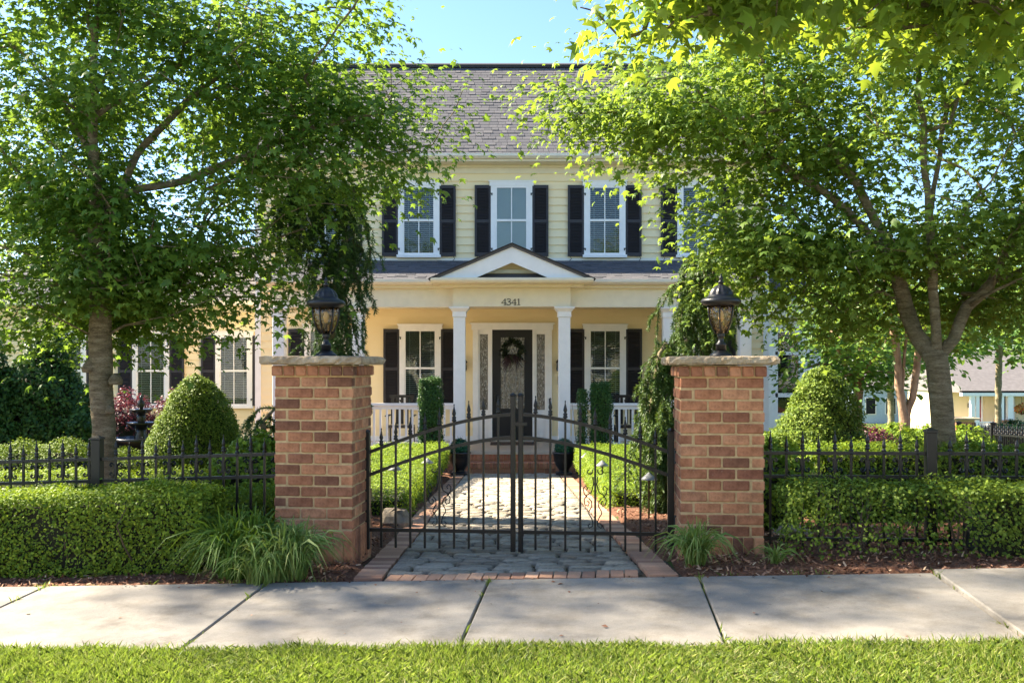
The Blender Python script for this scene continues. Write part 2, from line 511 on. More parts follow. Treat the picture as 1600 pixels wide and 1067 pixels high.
class MB:
    def __init__(s):
        s.v = []
        s.f = []

    def add(s, vs, fs):
        k = len(s.v)
        s.v.extend([tuple(p) for p in vs])
        s.f.extend([tuple(i + k for i in f) for f in fs])
        return s

    def box(s, x0, x1, y0, y1, z0, z1):
        return s.add([(x0, y0, z0), (x1, y0, z0), (x1, y1, z0), (x0, y1, z0), (x0, y0, z1), (x1, y0, z1), (x1, y1, z1), (x0, y1, z1)],
                     [(0, 3, 2, 1), (4, 5, 6, 7), (0, 1, 5, 4), (1, 2, 6, 5), (2, 3, 7, 6), (3, 0, 4, 7)])

    def bbox(s, x0, x1, y0, y1, z0, z1, b=0.005):
        """box with chamfered edges"""
        xs, ys, zs = (x0, x1), (y0, y1), (z0, z1)
        vs = []
        idx = {}
        for i in (0, 1):
            for j in (0, 1):
                for k in (0, 1):
                    dx, dy, dz = (b if i == 0 else -b), (b if j == 0 else -b), (b if k == 0 else -b)
                    idx[i, j, k, 'x'] = len(vs); vs.append((xs[i], ys[j] + dy, zs[k] + dz))
                    idx[i, j, k, 'y'] = len(vs); vs.append((xs[i] + dx, ys[j], zs[k] + dz))
                    idx[i, j, k, 'z'] = len(vs); vs.append((xs[i] + dx, ys[j] + dy, zs[k]))
        fs = []
        for i in (0, 1):
            q = [idx[i, 0, 0, 'x'], idx[i, 1, 0, 'x'], idx[i, 1, 1, 'x'], idx[i, 0, 1, 'x']]
            fs.append(q if i else q[::-1])
            q = [idx[0, i, 0, 'y'], idx[1, i, 0, 'y'], idx[1, i, 1, 'y'], idx[0, i, 1, 'y']]
            fs.append(q[::-1] if i else q)
            q = [idx[0, 0, i, 'z'], idx[1, 0, i, 'z'], idx[1, 1, i, 'z'], idx[0, 1, i, 'z']]
            fs.append(q if i else q[::-1])
        for i in (0, 1):
            for j in (0, 1):
                q = [idx[i, j, 0, 'x'], idx[i, j, 0, 'y'], idx[i, j, 1, 'y'], idx[i, j, 1, 'x']]
                fs.append(q if (i == j) else q[::-1])
                q = [idx[i, 0, j, 'x'], idx[i, 0, j, 'z'], idx[i, 1, j, 'z'], idx[i, 1, j, 'x']]
                fs.append(q if (i != j) else q[::-1])
                q = [idx[0, i, j, 'y'], idx[0, i, j, 'z'], idx[1, i, j, 'z'], idx[1, i, j, 'y']]
                fs.append(q if (i == j) else q[::-1])
        for i in (0, 1):
            for j in (0, 1):
                for k in (0, 1):
                    q = [idx[i, j, k, 'x'], idx[i, j, k, 'y'], idx[i, j, k, 'z']]
                    fs.append(q if (i + j + k) % 2 else q[::-1])
        return s.add(vs, fs)

    def prism(s, poly, y0, y1):
        """polygon in x,z extruded along y"""
        n = len(poly)
        vs = [(x, y0, z) for x, z in poly] + [(x, y1, z) for x, z in poly]
        fs = [tuple(range(n)), tuple(range(2 * n - 1, n - 1, -1))]
        fs += [(i, i + n, (i + 1) % n + n, (i + 1) % n) for i in range(n)]
        return s.add(vs, fs)

    def prismx(s, poly, x0, x1):
        """polygon in y,z extruded along x"""
        n = len(poly)
        vs = [(x0, y, z) for y, z in poly] + [(x1, y, z) for y, z in poly]
        fs = [tuple(range(n)), tuple(range(2 * n - 1, n - 1, -1))]
        fs += [(i, i + n, (i + 1) % n + n, (i + 1) % n) for i in range(n)]
        return s.add(vs, fs)

    def tube(s, pts, rad, n=6, cap=True):
        pts = [Vector(p) for p in pts]
        if not hasattr(rad, '__len__'):
            rad = [rad] * len(pts)
        k = len(s.v)
        t0 = (pts[1] - pts[0]).normalized()
        ref = Vector((0, 0, 1)) if abs(t0.z) < 0.9 else Vector((1, 0, 0))
        nx = t0.cross(ref).normalized()
        m = len(pts)
        for i, p in enumerate(pts):
            t = (pts[min(i + 1, m - 1)] - pts[max(i - 1, 0)])
            if t.length < 1e-9:
                t = t0
            t = t.normalized()
            nx = (nx - t * nx.dot(t))
            nx = nx.normalized() if nx.length > 1e-6 else t.orthogonal().normalized()
            ny = t.cross(nx)
            for j in range(n):
                a = 2 * math.pi * j / n
                s.v.append(tuple(p + (nx * math.cos(a) + ny * math.sin(a)) * rad[i]))
        for i in range(m - 1):
            for j in range(n):
                a, b = k + i * n + j, k + i * n + (j + 1) % n
                s.f.append((a, b, b + n, a + n))
        if cap:
            s.f.append(tuple(k + j for j in range(n - 1, -1, -1)))
            s.f.append(tuple(k + (m - 1) * n + j for j in range(n)))
        return s

    def bar(s, p, q, w, h=None):
        """rectangular bar from p to q (w across, h in the upright direction)"""
        h = h or w
        p, q = Vector(p), Vector(q)
        t = (q - p).normalized()
        up = Vector((0, 0, 1)) if abs(t.z) < 0.95 else Vector((0, 1, 0))
        sx = t.cross(up).normalized() * w / 2
        sy = sx.cross(t).normalized() * h / 2
        vs = [p - sx - sy, p + sx - sy, p + sx + sy, p - sx + sy, q - sx - sy, q + sx - sy, q + sx + sy, q - sx + sy]
        return s.add(vs, [(0, 1, 2, 3), (7, 6, 5, 4), (0, 4, 5, 1), (1, 5, 6, 2), (2, 6, 7, 3), (3, 7, 4, 0)])

    def lathe(s, prof, c=(0, 0, 0), n=16, flute=None):
        """profile of (r, z) from the bottom up; flute(i, j): factor on the radius"""
        k = len(s.v)
        for i, (r, z) in enumerate(prof):
            for j in range(n):
                a = 2 * math.pi * j / n
                rr = max(r, 1e-4) * (flute(i, j) if flute else 1)
                s.v.append((c[0] + rr * math.cos(a), c[1] + rr * math.sin(a), c[2] + z))
        for i in range(len(prof) - 1):
            for j in range(n):
                a, b = k + i * n + j, k + i * n + (j + 1) % n
                s.f.append((a, b, b + n, a + n))
        s.f.append(tuple(k + j for j in range(n - 1, -1, -1)))
        s.f.append(tuple(k + (len(prof) - 1) * n + j for j in range(n)))
        return s

    def mesh(s, name, mat, smooth=False):
        me = bpy.data.meshes.new(name)
        me.from_pydata(s.v, [], s.f)
        if mat:
            me.materials.append(M[mat] if isinstance(mat, str) else mat)
        if smooth:
            me.polygons.foreach_set('use_smooth', [True] * len(me.polygons))
        me.update()
        return me

    def build(s, name, mat, parent=None, smooth=False, kind=None):
        o = bpy.data.objects.new(name, s.mesh(name, mat, smooth))
        link(o, parent)
        if kind:
            o['kind'] = kind
        return o


def put(name, me, parent, loc=(0, 0, 0), rot=(0, 0, 0), scale=(1, 1, 1)):
    o = bpy.data.objects.new(name, me)
    o.location = loc
    o.rotation_euler = rot
    o.scale = scale
    return link(o, parent)


def np_mesh(name, V, F, mat, smooth=False):
    """V (n,3), F (m,k) with constant k"""
    me = bpy.data.meshes.new(name)
    V = np.ascontiguousarray(V, np.float32)
    F = np.ascontiguousarray(F, np.int32)
    m, k = F.shape
    me.vertices.add(len(V))
    me.vertices.foreach_set('co', V.ravel())
    me.loops.add(m * k)
    me.loops.foreach_set('vertex_index', F.ravel())
    me.polygons.add(m)
    me.polygons.foreach_set('loop_start', np.arange(0, m * k, k, dtype=np.int32))
    me.polygons.foreach_set('loop_total', np.full(m, k, np.int32))
    me.materials.append(M[mat])
    if smooth:
        me.polygons.foreach_set('use_smooth', np.ones(m, bool))
    me.update(calc_edges=True)
    return me


def np_obj(name, V, F, mat, parent=None, smooth=False, kind=None):
    o = bpy.data.objects.new(name, np_mesh(name, V, F, mat, smooth))
    link(o, parent)
    if kind:
        o['kind'] = kind
    return o


def nrm(v):
    return v / np.maximum(np.linalg.norm(v, axis=-1, keepdims=True), 1e-9)


MAPLE = np.array([(0, 0, 0), (.42, .08, -.14), (.27, .30, .02), (.58, .62, -.20), (.22, .58, .03), (0.03, 1.0, -.26),
                  (-.22, .58, .03), (-.60, .60, -.16), (-.27, .30, .02), (-.40, .10, -.12), (0, .38, .08)])
MAPLE_F = np.array([(10, i, (i + 1) % 10) for i in range(10)])
DIAMOND = np.array([(0, 0, 0), (.32, .5, .10), (0, 1, -.05), (-.32, .5, .10)])
DIAMOND_F = np.array([(0, 1, 2, 3)])
ROUND = np.array([(-.1, 0, 0), (.1, 0, 0), (.3, .35, .06), (.27, .72, .03), (0, 1, -.05), (-.27, .72, .03), (-.3, .35, .06)])
ROUND_F = np.array([(0, 1, 2, 3, 4, 5, 6)])


def scatter(tmpl, F, pos, nor, tip, size):
    """copies of a leaf template at pos, its face towards nor, its tip towards tip"""
    nor = nrm(nor)
    tip = tip - nor * np.sum(tip * nor, 1, keepdims=True)
    tip = nrm(tip)
    sd = np.cross(tip, nor)
    size = np.asarray(size)[:, None, None]
    T = tmpl[None] * size
    V = pos[:, None] + T[..., 0:1] * sd[:, None] + T[..., 1:2] * tip[:, None] + T[..., 2:3] * nor[:, None]
    n, k = len(pos), len(tmpl)
    FF = (F[None] + (np.arange(n) * k)[:, None, None]).reshape(-1, F.shape[1])
    return V.reshape(-1, 3), FF


def rvec(n):
    return nrm(RNG.normal(size=(n, 3)))


# surfaces to grow clipped foliage on -------------------------------------------------
def bumps(p, amp, k=3.0, ph=0.0):
    return amp * (np.sin(p[:, 0] * k * 2.1 + ph) * np.sin(p[:, 1] * k * 1.7 + 1.3 + ph) + 0.7 * np.sin(p[:, 2] * k * 2.9 + p[:, 0] * k * 1.1 + 2.1)
                  + 0.5 * np.sin(p[:, 0] * k * 5.3 + p[:, 1] * k * 4.1 + p[:, 2] * k * 4.7))


def box_samples(n, sx, sy, sz, bottom=False):
    ar = np.array([sy * sz, sy * sz, sx * sz, sx * sz, sx * sy, sx * sy * (1 if bottom else 0)], float)
    f = RNG.choice(6, n, p=ar / ar.sum())
    a, b = RNG.random(n) - .5, RNG.random(n) - .5
    Pn = np.zeros((n, 3))
    N = np.zeros((n, 3))
    for k in range(6):
        m = f == k
        ax = k // 2
        sg = 1 if k % 2 == 0 else -1
        if ax == 2:
            sg = 1 if k == 4 else -1
        o = [i for i in range(3) if i != ax]
        S = (sx, sy, sz)
        Pn[m, ax] = sg * S[ax] / 2
        Pn[m, o[0]] = a[m] * S[o[0]]
        Pn[m, o[1]] = b[m] * S[o[1]]
        N[m, ax] = sg
    # round the edges a little
    r = 0.09
    for ax, S in enumerate((sx, sy, sz)):
        lim = S / 2 - r
        over = np.clip(np.abs(Pn[:, ax]) - lim, 0, None)
        N[:, ax] += np.sign(Pn[:, ax]) * over / r * 0.8
    N = nrm(N)
    edge = np.sum([(np.clip(np.abs(Pn[:, ax]) - (S / 2 - r), 0, None) / r) ** 2 for ax, S in enumerate((sx, sy, sz))], 0)
    Pn -= N * (np.clip(edge - 1, 0, None) * r * 0.38)[:, None]
    return Pn, N


def rev_samples(n, prof):
    """surface of revolution through (r, z) points"""
    prof = np.array(prof, float)
    seg = np.hypot(np.diff(prof[:, 0]), np.diff(prof[:, 1]))
    ar = seg * (prof[:-1, 0] + prof[1:, 0]) / 2 + 1e-6
    i = RNG.choice(len(seg), n, p=ar / ar.sum())
    t = RNG.random(n)
    r = prof[i, 0] * (1 - t) + prof[i + 1, 0] * t
    z = prof[i, 1] * (1 - t) + prof[i + 1, 1] * t
    a = RNG.random(n) * 2 * math.pi
    d = prof[i + 1] - prof[i]
    nr, nz = d[:, 1], -d[:, 0]
    N = nrm(np.stack([np.cos(a) * nr, np.sin(a) * nr, nz], 1))
    return np.stack([r * np.cos(a), r * np.sin(a), z], 1), N


def clipped_leaves(name, Pn, N, size, mat, parent, depth=0.07, amp=0.02, k=3.0, jit=0.9, tmpl='d', up=0.35):
    hole = (bumps(Pn, 1.0, 2.3, 0.7) > 1.15) & (RNG.random(len(Pn)) < 0.62) & (N[:, 2] < 0.6)
    Pn, N = Pn[~hole], N[~hole]
    n = len(Pn)
    Pn = Pn + N * (bumps(Pn, amp, k) - RNG.random(n) ** 1.5 * depth + RNG.normal(size=n) * 0.012)[:, None]
    stray = RNG.random(n) < 0.035
    Pn[stray] += N[stray] * (0.05 * RNG.random(stray.sum()) ** 1.5)[:, None]
    nor = nrm(N + rvec(n) * jit + np.array([0, 0, up]))
    tip = nrm(N * 0.8 + rvec(n) + np.array([0, 0, 0.4]))
    s = size * (0.65 + 0.7 * RNG.random(n))
    T, F = (DIAMOND, DIAMOND_F) if tmpl == 'd' else (ROUND, ROUND_F)
    V, FF = scatter(T, F, Pn, nor, tip, s)
    return np_obj(name, V, FF, mat, parent)


def hedge(name, label, x0, x1, y0, y1, h, n, size, mat='hedge_leaf', rz=0.0, cx=None, cy=None, slope=0.0, zoff=0.0, core=True, sparse=None, group=None, amp=0.02):
    """clipped box hedge; with rz it is laid out in the street frame about (cx, cy)"""
    mx, my = (x0 + x1) / 2, (y0 + y1) / 2
    if rz:
        wx, wy = xy(mx, my)
    else:
        wx, wy = mx, my
    z = gz(wx, wy) + zoff
    root = empty(name, (wx, wy, z), label, 'hedge', group, rz)
    sx, sy = x1 - x0, y1 - y0
    Pn, N = box_samples(n, sx, sy, h)
    Pn[:, 2] += h / 2 + 0.02
    if sparse:
        keep = sparse(Pn)
        Pn, N = Pn[keep], N[keep]
    o = clipped_leaves('foliage', Pn, N, size, mat, root, 0.09, amp)
    ob = [o]
    if core:
        q = 0.085
        c0 = core if isinstance(core, (int, float)) and not isinstance(core, bool) else -sx / 2
        ob.append(MB().box(c0 + q, sx / 2 - q, -sy / 2 + q, sy / 2 - q, 0.03, h - q).build('shade_core', 'core', root))  # solid dark core added to block see-through, coloured as inner shade
    st = MB()
    rr = random.Random(len(name) + int(sx * 100))
    for i in range(int(sx * sy * 14) + 4):
        px_, py_ = rr.uniform(-sx / 2 + .08, sx / 2 - .08), rr.uniform(-sy / 2 + .08, sy / 2 - .08)
        q = [(px_, py_, -0.05)]
        for k in range(4):
            q.append((q[-1][0] + rr.uniform(-.07, .07), q[-1][1] + rr.uniform(-.07, .07), h * (k + 1) / 4.4))
        st.tube(q, [.009, .007, .006, .004, .003], 5)
    ob.append(st.build('stems', 'twig', root, kind='stuff'))
    if slope:
        for o in ob:
            co = np.empty(len(o.data.vertices) * 3, np.float32)
            o.data.vertices.foreach_get('co', co)
            co = co.reshape(-1, 3)
            co[:, 2] += co[:, 0] * slope
            o.data.vertices.foreach_set('co', co.ravel())
            o.data.update()
    return root


def shrub(name, label, x, y, prof, n, size, mat, core=0.78, group=None, amp=0.03, k=3.0, depth=0.1, cat='shrub', jit=0.9, z=None):
    z = gz(x, y) if z is None else z
    root = empty(name, (x, y, z), label, cat, group)
    Pn, N = rev_samples(n, prof)
    clipped_leaves('foliage', Pn, N, size, mat, root, depth, amp, k, jit)
    if core:
        top = max(p[1] for p in prof)
        MB().lathe([(max(r * core, 0.01), zz * core + 0.06 * top) for r, zz in prof], n=14).build('shade_core', 'core', root, True)  # solid core, dark as the shaded inside of the shrub
    MB().tube([(0, 0, -.1), (0.01, 0, .15), (0, 0.01, max(p[1] for p in prof) * .5)], [.03, .025, .01], 7).build('stem', 'twig', root)
    return root


# ------------------------------------------------------------------ trees
def grow_tree(name, label, base, stems, lobes, ntips, leaves_per_tip, leaf, mat, bark='bark', spray=(0.27, 0.12), r_tip=0.004, trunk_r=0.12,
              group=None, tmpl='maple', seed=1, density=None, cat='tree', leaf_parts=0, expo=0.5, hang=0.45, knots=()):
    """stems: list of polylines (world); the first starts at the base. lobes: ellipsoids (cx, cy, cz, rx, ry, rz, weight) for the crown."""
    rs = np.random.default_rng(seed)
    root = empty(name, tuple(base), label, cat, group, world_parts=True)
    nodes, par = [], []
    fixed = []
    for si, (st, att) in enumerate(stems):
        prev = -1
        if si > 0:
            d = [(np.array(st[0]) - q) @ (np.array(st[0]) - q) for q in nodes]
            prev = int(np.argmin(d))
        pts = [np.array(p, float) for p in st]
        for a in range(len(pts)):
            if a == 0 and si > 0:
                continue
            p1 = pts[a]
            if prev >= 0:
                p0 = nodes[prev]
                m = max(1, int(np.linalg.norm(p1 - p0) / 0.18))
                for q in range(1, m + 1):
                    w = q / m
                    pt = p0 * (1 - w) + p1 * w + (rs.normal(size=3) * 0.012 if q < m else 0)
                    nodes.append(pt)
                    par.append(prev)
                    prev = len(nodes) - 1
            else:
                nodes.append(p1)
                par.append(-1)
                prev = 0
    n_stem = len(nodes)
    wts = np.array([l[6] for l in lobes], float)
    li = rs.choice(len(lobes), ntips, p=wts / wts.sum())
    L = np.array([l[:6] for l in lobes])[li]
    d = rs.normal(size=(ntips, 3))
    d /= np.linalg.norm(d, axis=1, keepdims=True)
    rad = rs.random(ntips) ** (1 / 2.2)
    rad = 0.30 + 0.70 * rad
    tips = L[:, :3] + d * rad[:, None] * L[:, 3:]
    NA = np.array(nodes)
    order = np.argsort([np.min(np.linalg.norm(NA - t, axis=1)) for t in tips])
    tip_nodes = []
    minz = base[2] + 1.3
    nodes_arr = np.zeros((60000, 3))
    nodes_arr[:n_stem] = NA
    cnt = n_stem
    dist = np.zeros(60000)
    for i in range(1, n_stem):
        dist[i] = dist[par[i]] + np.linalg.norm(nodes_arr[i] - nodes_arr[par[i]])
    for ti in order:
        t = tips[ti]
        dd = np.linalg.norm(nodes_arr[:cnt] - t, axis=1)
        up = np.clip(nodes_arr[:cnt, 2] - t[2], 0, None)
        cost = dd + 0.22 * dist[:cnt] + 0.5 * up + np.where(nodes_arr[:cnt, 2] < minz, 3.0, 0)
        j = int(np.argmin(cost))
        p0 = nodes_arr[j]
        ln = np.linalg.norm(t - p0)
        m = max(1, int(ln / 0.2))
        mid = (p0 + t) / 2 + rs.normal(size=3) * 0.07 * ln + np.array([0, 0, 0.10 * ln])
        prev = j
        for q in range(1, m + 1):
            w = q / m
            pt = (1 - w) ** 2 * p0 + 2 * w * (1 - w) * mid + w * w * t
            nodes_arr[cnt] = pt
            par.append(prev)
            dist[cnt] = dist[prev] + np.linalg.norm(pt - nodes_arr[prev])
            prev = cnt
            cnt += 1
        tip_nodes.append(prev)
    # pipe model
    load = np.zeros(cnt)
    for i in tip_nodes:
        load[i] += 1
    for i in range(cnt - 1, 0, -1):
        load[par[i]] += load[i]
    r = r_tip * np.maximum(load, 1) ** expo
    r = r * min(1.0, 1e9)
    sc = trunk_r / r[0]
    r = np.where(load > 3, r_tip + (r - r_tip) * sc, r_tip * np.maximum(load, 1) ** 0.4)
    r[:n_stem] = np.maximum(r[:n_stem], r_tip * 3)
    kids = [[] for _ in range(cnt)]
    for i in range(1, cnt):
        kids[par[i]].append(i)
    trunk = MB()
    limbs = MB()
    stack = [(0, None)]
    while stack:
        i, pr = stack.pop()
        ch = [i] if pr is None else [pr, i]
        cur = i
        while kids[cur]:
            ks = sorted(kids[cur], key=lambda q: -load[q])
            for q in ks[1:]:
                stack.append((q, cur))
            cur = ks[0]
            ch.append(cur)
        pts = [nodes_arr[c] for c in ch]
        rr = [r[c] for c in ch]
        if pr is not None:
            rr[0] = min(r[ch[0]], r[ch[1]] * 1.25)
        if len(pts) < 2:
            continue
        big = rr[0] > 0.03
        (trunk if big else limbs).tube(pts, rr, 10 if big else 5)
    # root flare and knots
    b = Vector(base)
    trunk.lathe([(trunk_r * 1.75, -0.12), (trunk_r * 1.35, 0.03), (trunk_r * 1.1, 0.18), (trunk_r * 0.95, 0.4)], b, 12)
    for (kp, kr) in knots:
        trunk.lathe([(kr * 1.3, -kr * 1.2), (kr * 1.5, -kr * .4), (kr * 1.1, kr * .5), (kr * .4, kr * 1.2)], kp, 9)
    trunk.build('trunk', bark, root, True)
    limbs.build('branches', bark, root, True, kind='stuff')
    # foliage: sprays round the tips
    nt = len(tip_nodes)
    per = leaves_per_tip
    idx = np.repeat(np.arange(nt), np.maximum(6, (per * (0.25 + 1.5 * rs.random(nt) ** 1.3)).astype(int)))
    n = len(idx)
    TP = nodes_arr[tip_nodes]
    PP = nodes_arr[[par[par[i]] if par[i] > 0 else par[i] for i in tip_nodes]]
    outd = nrm(TP - PP)
    along = rs.random(n)[:, None]
    back = -outd[idx] * (along * 0.55)
    off = rs.normal(size=(n, 3)) * np.array([spray[0], spray[0], spray[1]])
    pos = TP[idx] + back + off
    pos[:, 2] -= 0.25 * np.hypot(off[:, 0], off[:, 1])
    if density is not None:
        k = density(pos, rs)
        pos, idx, off = pos[k], idx[k], off[k]
        n = len(pos)
    outw = nrm(off * np.array([1, 1, 0.2]) + outd[idx] * 0.3)
    nor = nrm(np.array([0, 0, 1.0]) + outw * 0.45 + rs.normal(size=(n, 3)) * 0.42)
    tip = nrm(outw + rs.normal(size=(n, 3)) * 0.5 - np.array([0, 0, hang]))
    size = leaf * (0.45 + 0.85 * rs.random(n))
    T, F = (MAPLE, MAPLE_F) if tmpl == 'maple' else (ROUND, ROUND_F)
    if leaf_parts:
        # the leaves that show largest hang singly, each its own piece
        me = np_mesh('leaf', MAPLE, MAPLE_F, mat)
        c = np.array([0, 0, CAM_H])
        px_ = 800 + 1500 * pos[:, 0] / pos[:, 1]
        py_ = 570 - 1500 * (pos[:, 2] - CAM_H) / pos[:, 1]
        vis = (px_ > 0) & (px_ < 1600) & (py_ > -10)
        cand = np.where(vis)[0]
        cand = cand[np.argsort(-size[cand] / pos[cand, 1])][:leaf_parts]
        for i in cand:
            nn = Vector(nrm(nor[i]))
            tt = Vector(tip[i])
            tt = (tt - nn * tt.dot(nn)).normalized()
            sd = tt.cross(nn)
            o = bpy.data.objects.new('leaf', me)
            link(o, root)
            o.matrix_basis = Matrix.Translation(Vector(pos[i])) @ Matrix((sd, tt, nn)).transposed().to_4x4() @ Matrix.Scale(float(size[i]), 4)
        k = np.ones(n, bool)
        k[cand] = False
        pos, nor, tip, size = pos[k], nor[k], tip[k], size[k]
    V, FF = scatter(T, F, pos, nor, tip, size)
    np_obj('crown', V, FF, mat, root)
    return root


# ------------------------------------------------------------------ ground, road, sidewalk
def make_ground():
    xs = np.concatenate([[-1500, -600, -250, -120, -60, -40], np.arange(-28, 28.1, 0.4), [40, 60, 120, 250, 600, 1500]])
    ys = np.concatenate([[-1500, -500, -150, -60, -25, -10, -4], np.arange(0, 36.1, 0.4), np.arange(40, 100, 6), [120, 160, 250, 500, 1000, 2200]])
    X, Y = np.meshgrid(xs, ys)
    Z = G(X, Y) - 0.012
    v = X * SA + Y * CA
    Z = np.where(v < 2.9, Z - 0.1, Z)
    nx, ny = len(xs), len(ys)
    i = np.arange(nx * ny).reshape(ny, nx)
    F = np.stack([i[:-1, :-1], i[:-1, 1:], i[1:, 1:], i[1:, :-1]], -1).reshape(-1, 4)
    o = np_obj('ground', np.stack([X, Y, Z], -1).reshape(-1, 3), F, 'lawn', None, True)
    tag(o, 'grassy ground falling gently away towards the far houses', 'ground', kind='structure')
    # road beyond the verge, under the photographer
    us = np.linspace(-40, 40, 60)
    vs = np.linspace(-6, 2.72, 8)
    Uu, Vv = np.meshgrid(us, vs)
    X, Y = xy(Uu, Vv)
    Z = 0.035 * (np.clip(Uu, -12, 12) - U0) - 0.115 - 0.14
    i = np.arange(60 * 8).reshape(8, 60)
    F = np.stack([i[:-1, :-1], i[:-1, 1:], i[1:, 1:], i[1:, :-1]], -1).reshape(-1, 4)
    o = np_obj('road', np.stack([X, Y, Z], -1).reshape(-1, 3), F, 'bounce_road')
    tag(o, 'unseen street in front of the verge, paled to bounce sunlight', 'road', kind='structure')
    kb = MB()
    for k in range(-12, 12):
        a, b = k * 1.0, k * 1.0 + 0.99
        pa, pb = xy(a, 2.80), xy(b, 2.80)
        za = 0.035 * (np.clip(a, -12, 12) - U0) - 0.118
        zb = 0.035 * (np.clip(b, -12, 12) - U0) - 0.118
        kb.bar((pa[0], pa[1], za - 0.09), (pb[0], pb[1], zb - 0.09), 0.15, 0.19)
    tag(kb.build('kerb', 'concrete'), 'concrete kerb along the street', 'kerb', kind='structure')


make_ground()

V_FAR, V_NEAR = 6.294, 4.91     # far and near edge of the sidewalk


def make_sidewalk():
    bed = MB()
    p = [xy(-14, V_NEAR), xy(14, V_NEAR), xy(14, V_FAR), xy(-14, V_FAR)]
    top = [(a, b, gz(a, b) - 0.015) for a, b in [xy(-12, V_NEAR + .02), xy(12, V_NEAR + .02), xy(12, V_FAR - .02), xy(-12, V_FAR - .02)]]
    low = [(a, b, c - 0.1) for a, b, c in top]
    bed.add(low + top, [(0, 3, 2, 1), (4, 5, 6, 7), (0, 1, 5, 4), (1, 2, 6, 5), (2, 3, 7, 6), (3, 0, 4, 7)])
    o = bed.build('sidewalk', 'joint')
    tag(o, 'pale concrete sidewalk of square slabs in front of the fence', 'sidewalk', kind='structure')
    js = [-3.79 - 1.47 * 3, -3.79 - 1.47 * 2, -3.79 - 1.47, -3.79, -2.224, -0.7225, 0.6416, 2.105, 3.57, 5.04, 6.5]
    for a, b in zip(js[:-1], js[1:]):
        lift = 0.02 if abs(a - 2.105) < .01 else 0.0
        sh = 0.02 if abs(a - 2.105) < .01 else 0.0
        q = 0.006
        m = MB().bbox(a + q, b - q, V_NEAR, V_FAR + sh, -0.10, 0.012 + lift, 0.008)
        m.v = [(*xy(x, y), z + gz(*xy(x, min(max(y, V_NEAR), V_FAR - 1e-3)))) for x, y, z in m.v]
        m.build('slab', 'concrete', o)


make_sidewalk()


def make_bed():
    """mulch bed from the sidewalk back to the house, either side of the path"""
    us = np.arange(-12, 9.01, 0.16)
    vs = np.concatenate([np.arange(V_FAR + 0.004, 9, 0.07), np.arange(9, 21, 0.3)])
    Uu, Vv = np.meshgrid(us, vs)
    X, Y = xy(Uu, Vv)
    R = np.random.default_rng(3)
    Z = G(X, Y) + 0.004 + 0.012 * R.random(X.shape) * (Vv > V_FAR + .03) + 0.03 * sstep(0, 0.35, Vv - V_FAR)
    onp = (np.abs(X) < 1.12)
    Z = np.where(onp, G(X, Y) - 0.03, Z)
    i = np.arange(X.size).reshape(X.shape)
    F = np.stack([i[:-1, :-1], i[:-1, 1:], i[1:, 1:], i[1:, :-1]], -1).reshape(-1, 4)
    o = np_obj('mulch_bed', np.stack([X, Y, Z], -1).reshape(-1, 3), F, 'mulch', None, True)
    tag(o, 'brown bark mulch bed round the hedges and pillars', 'mulch bed', kind='structure')
    n = 15000
    u = R.uniform(-5.2, 4.2, n)
    v = V_FAR + 0.01 + R.random(n) ** 1.3 * 2.2
    nb = 3500
    x, y = xy(u, v)
    x2 = np.concatenate([R.uniform(-2.6, -1.12, nb // 2), R.uniform(1.12, 2.6, nb // 2)])
    y2 = R.uniform(7.4, 11.5, len(x2))
    x, y = np.concatenate([x, x2]), np.concatenate([y, y2])
    k = (np.abs(x) > 1.12) | (y < 6.2)
    x, y = x[k], y[k]
    z = G(x, y) + 0.036 * sstep(0, .35, x * SA + y * CA - V_FAR) + 0.012 + 0.008 * R.random(len(x))
    pos = np.stack([x, y, z], 1)
    nn = len(pos)
    nor = nrm(np.array([0, 0, 1.0]) + R.normal(size=(nn, 3)) * 0.45)
    T = np.array([(-.5, 0, 0), (.5, 0, 0), (.4, 2.6, .12), (-.35, 2.3, .12), ])
    V, FF = scatter(T, DIAMOND_F, pos, nor, R.normal(size=(nn, 3)), 0.006 + 0.012 * R.random(nn))
    c = np_obj('mulch_chips', V, FF, 'chip')
    tag(c, 'loose bark chips lying on the mulch bed', 'mulch', kind='stuff')


make_bed()

# ------------------------------------------------------------------ stone path
PATH_END = 18.45


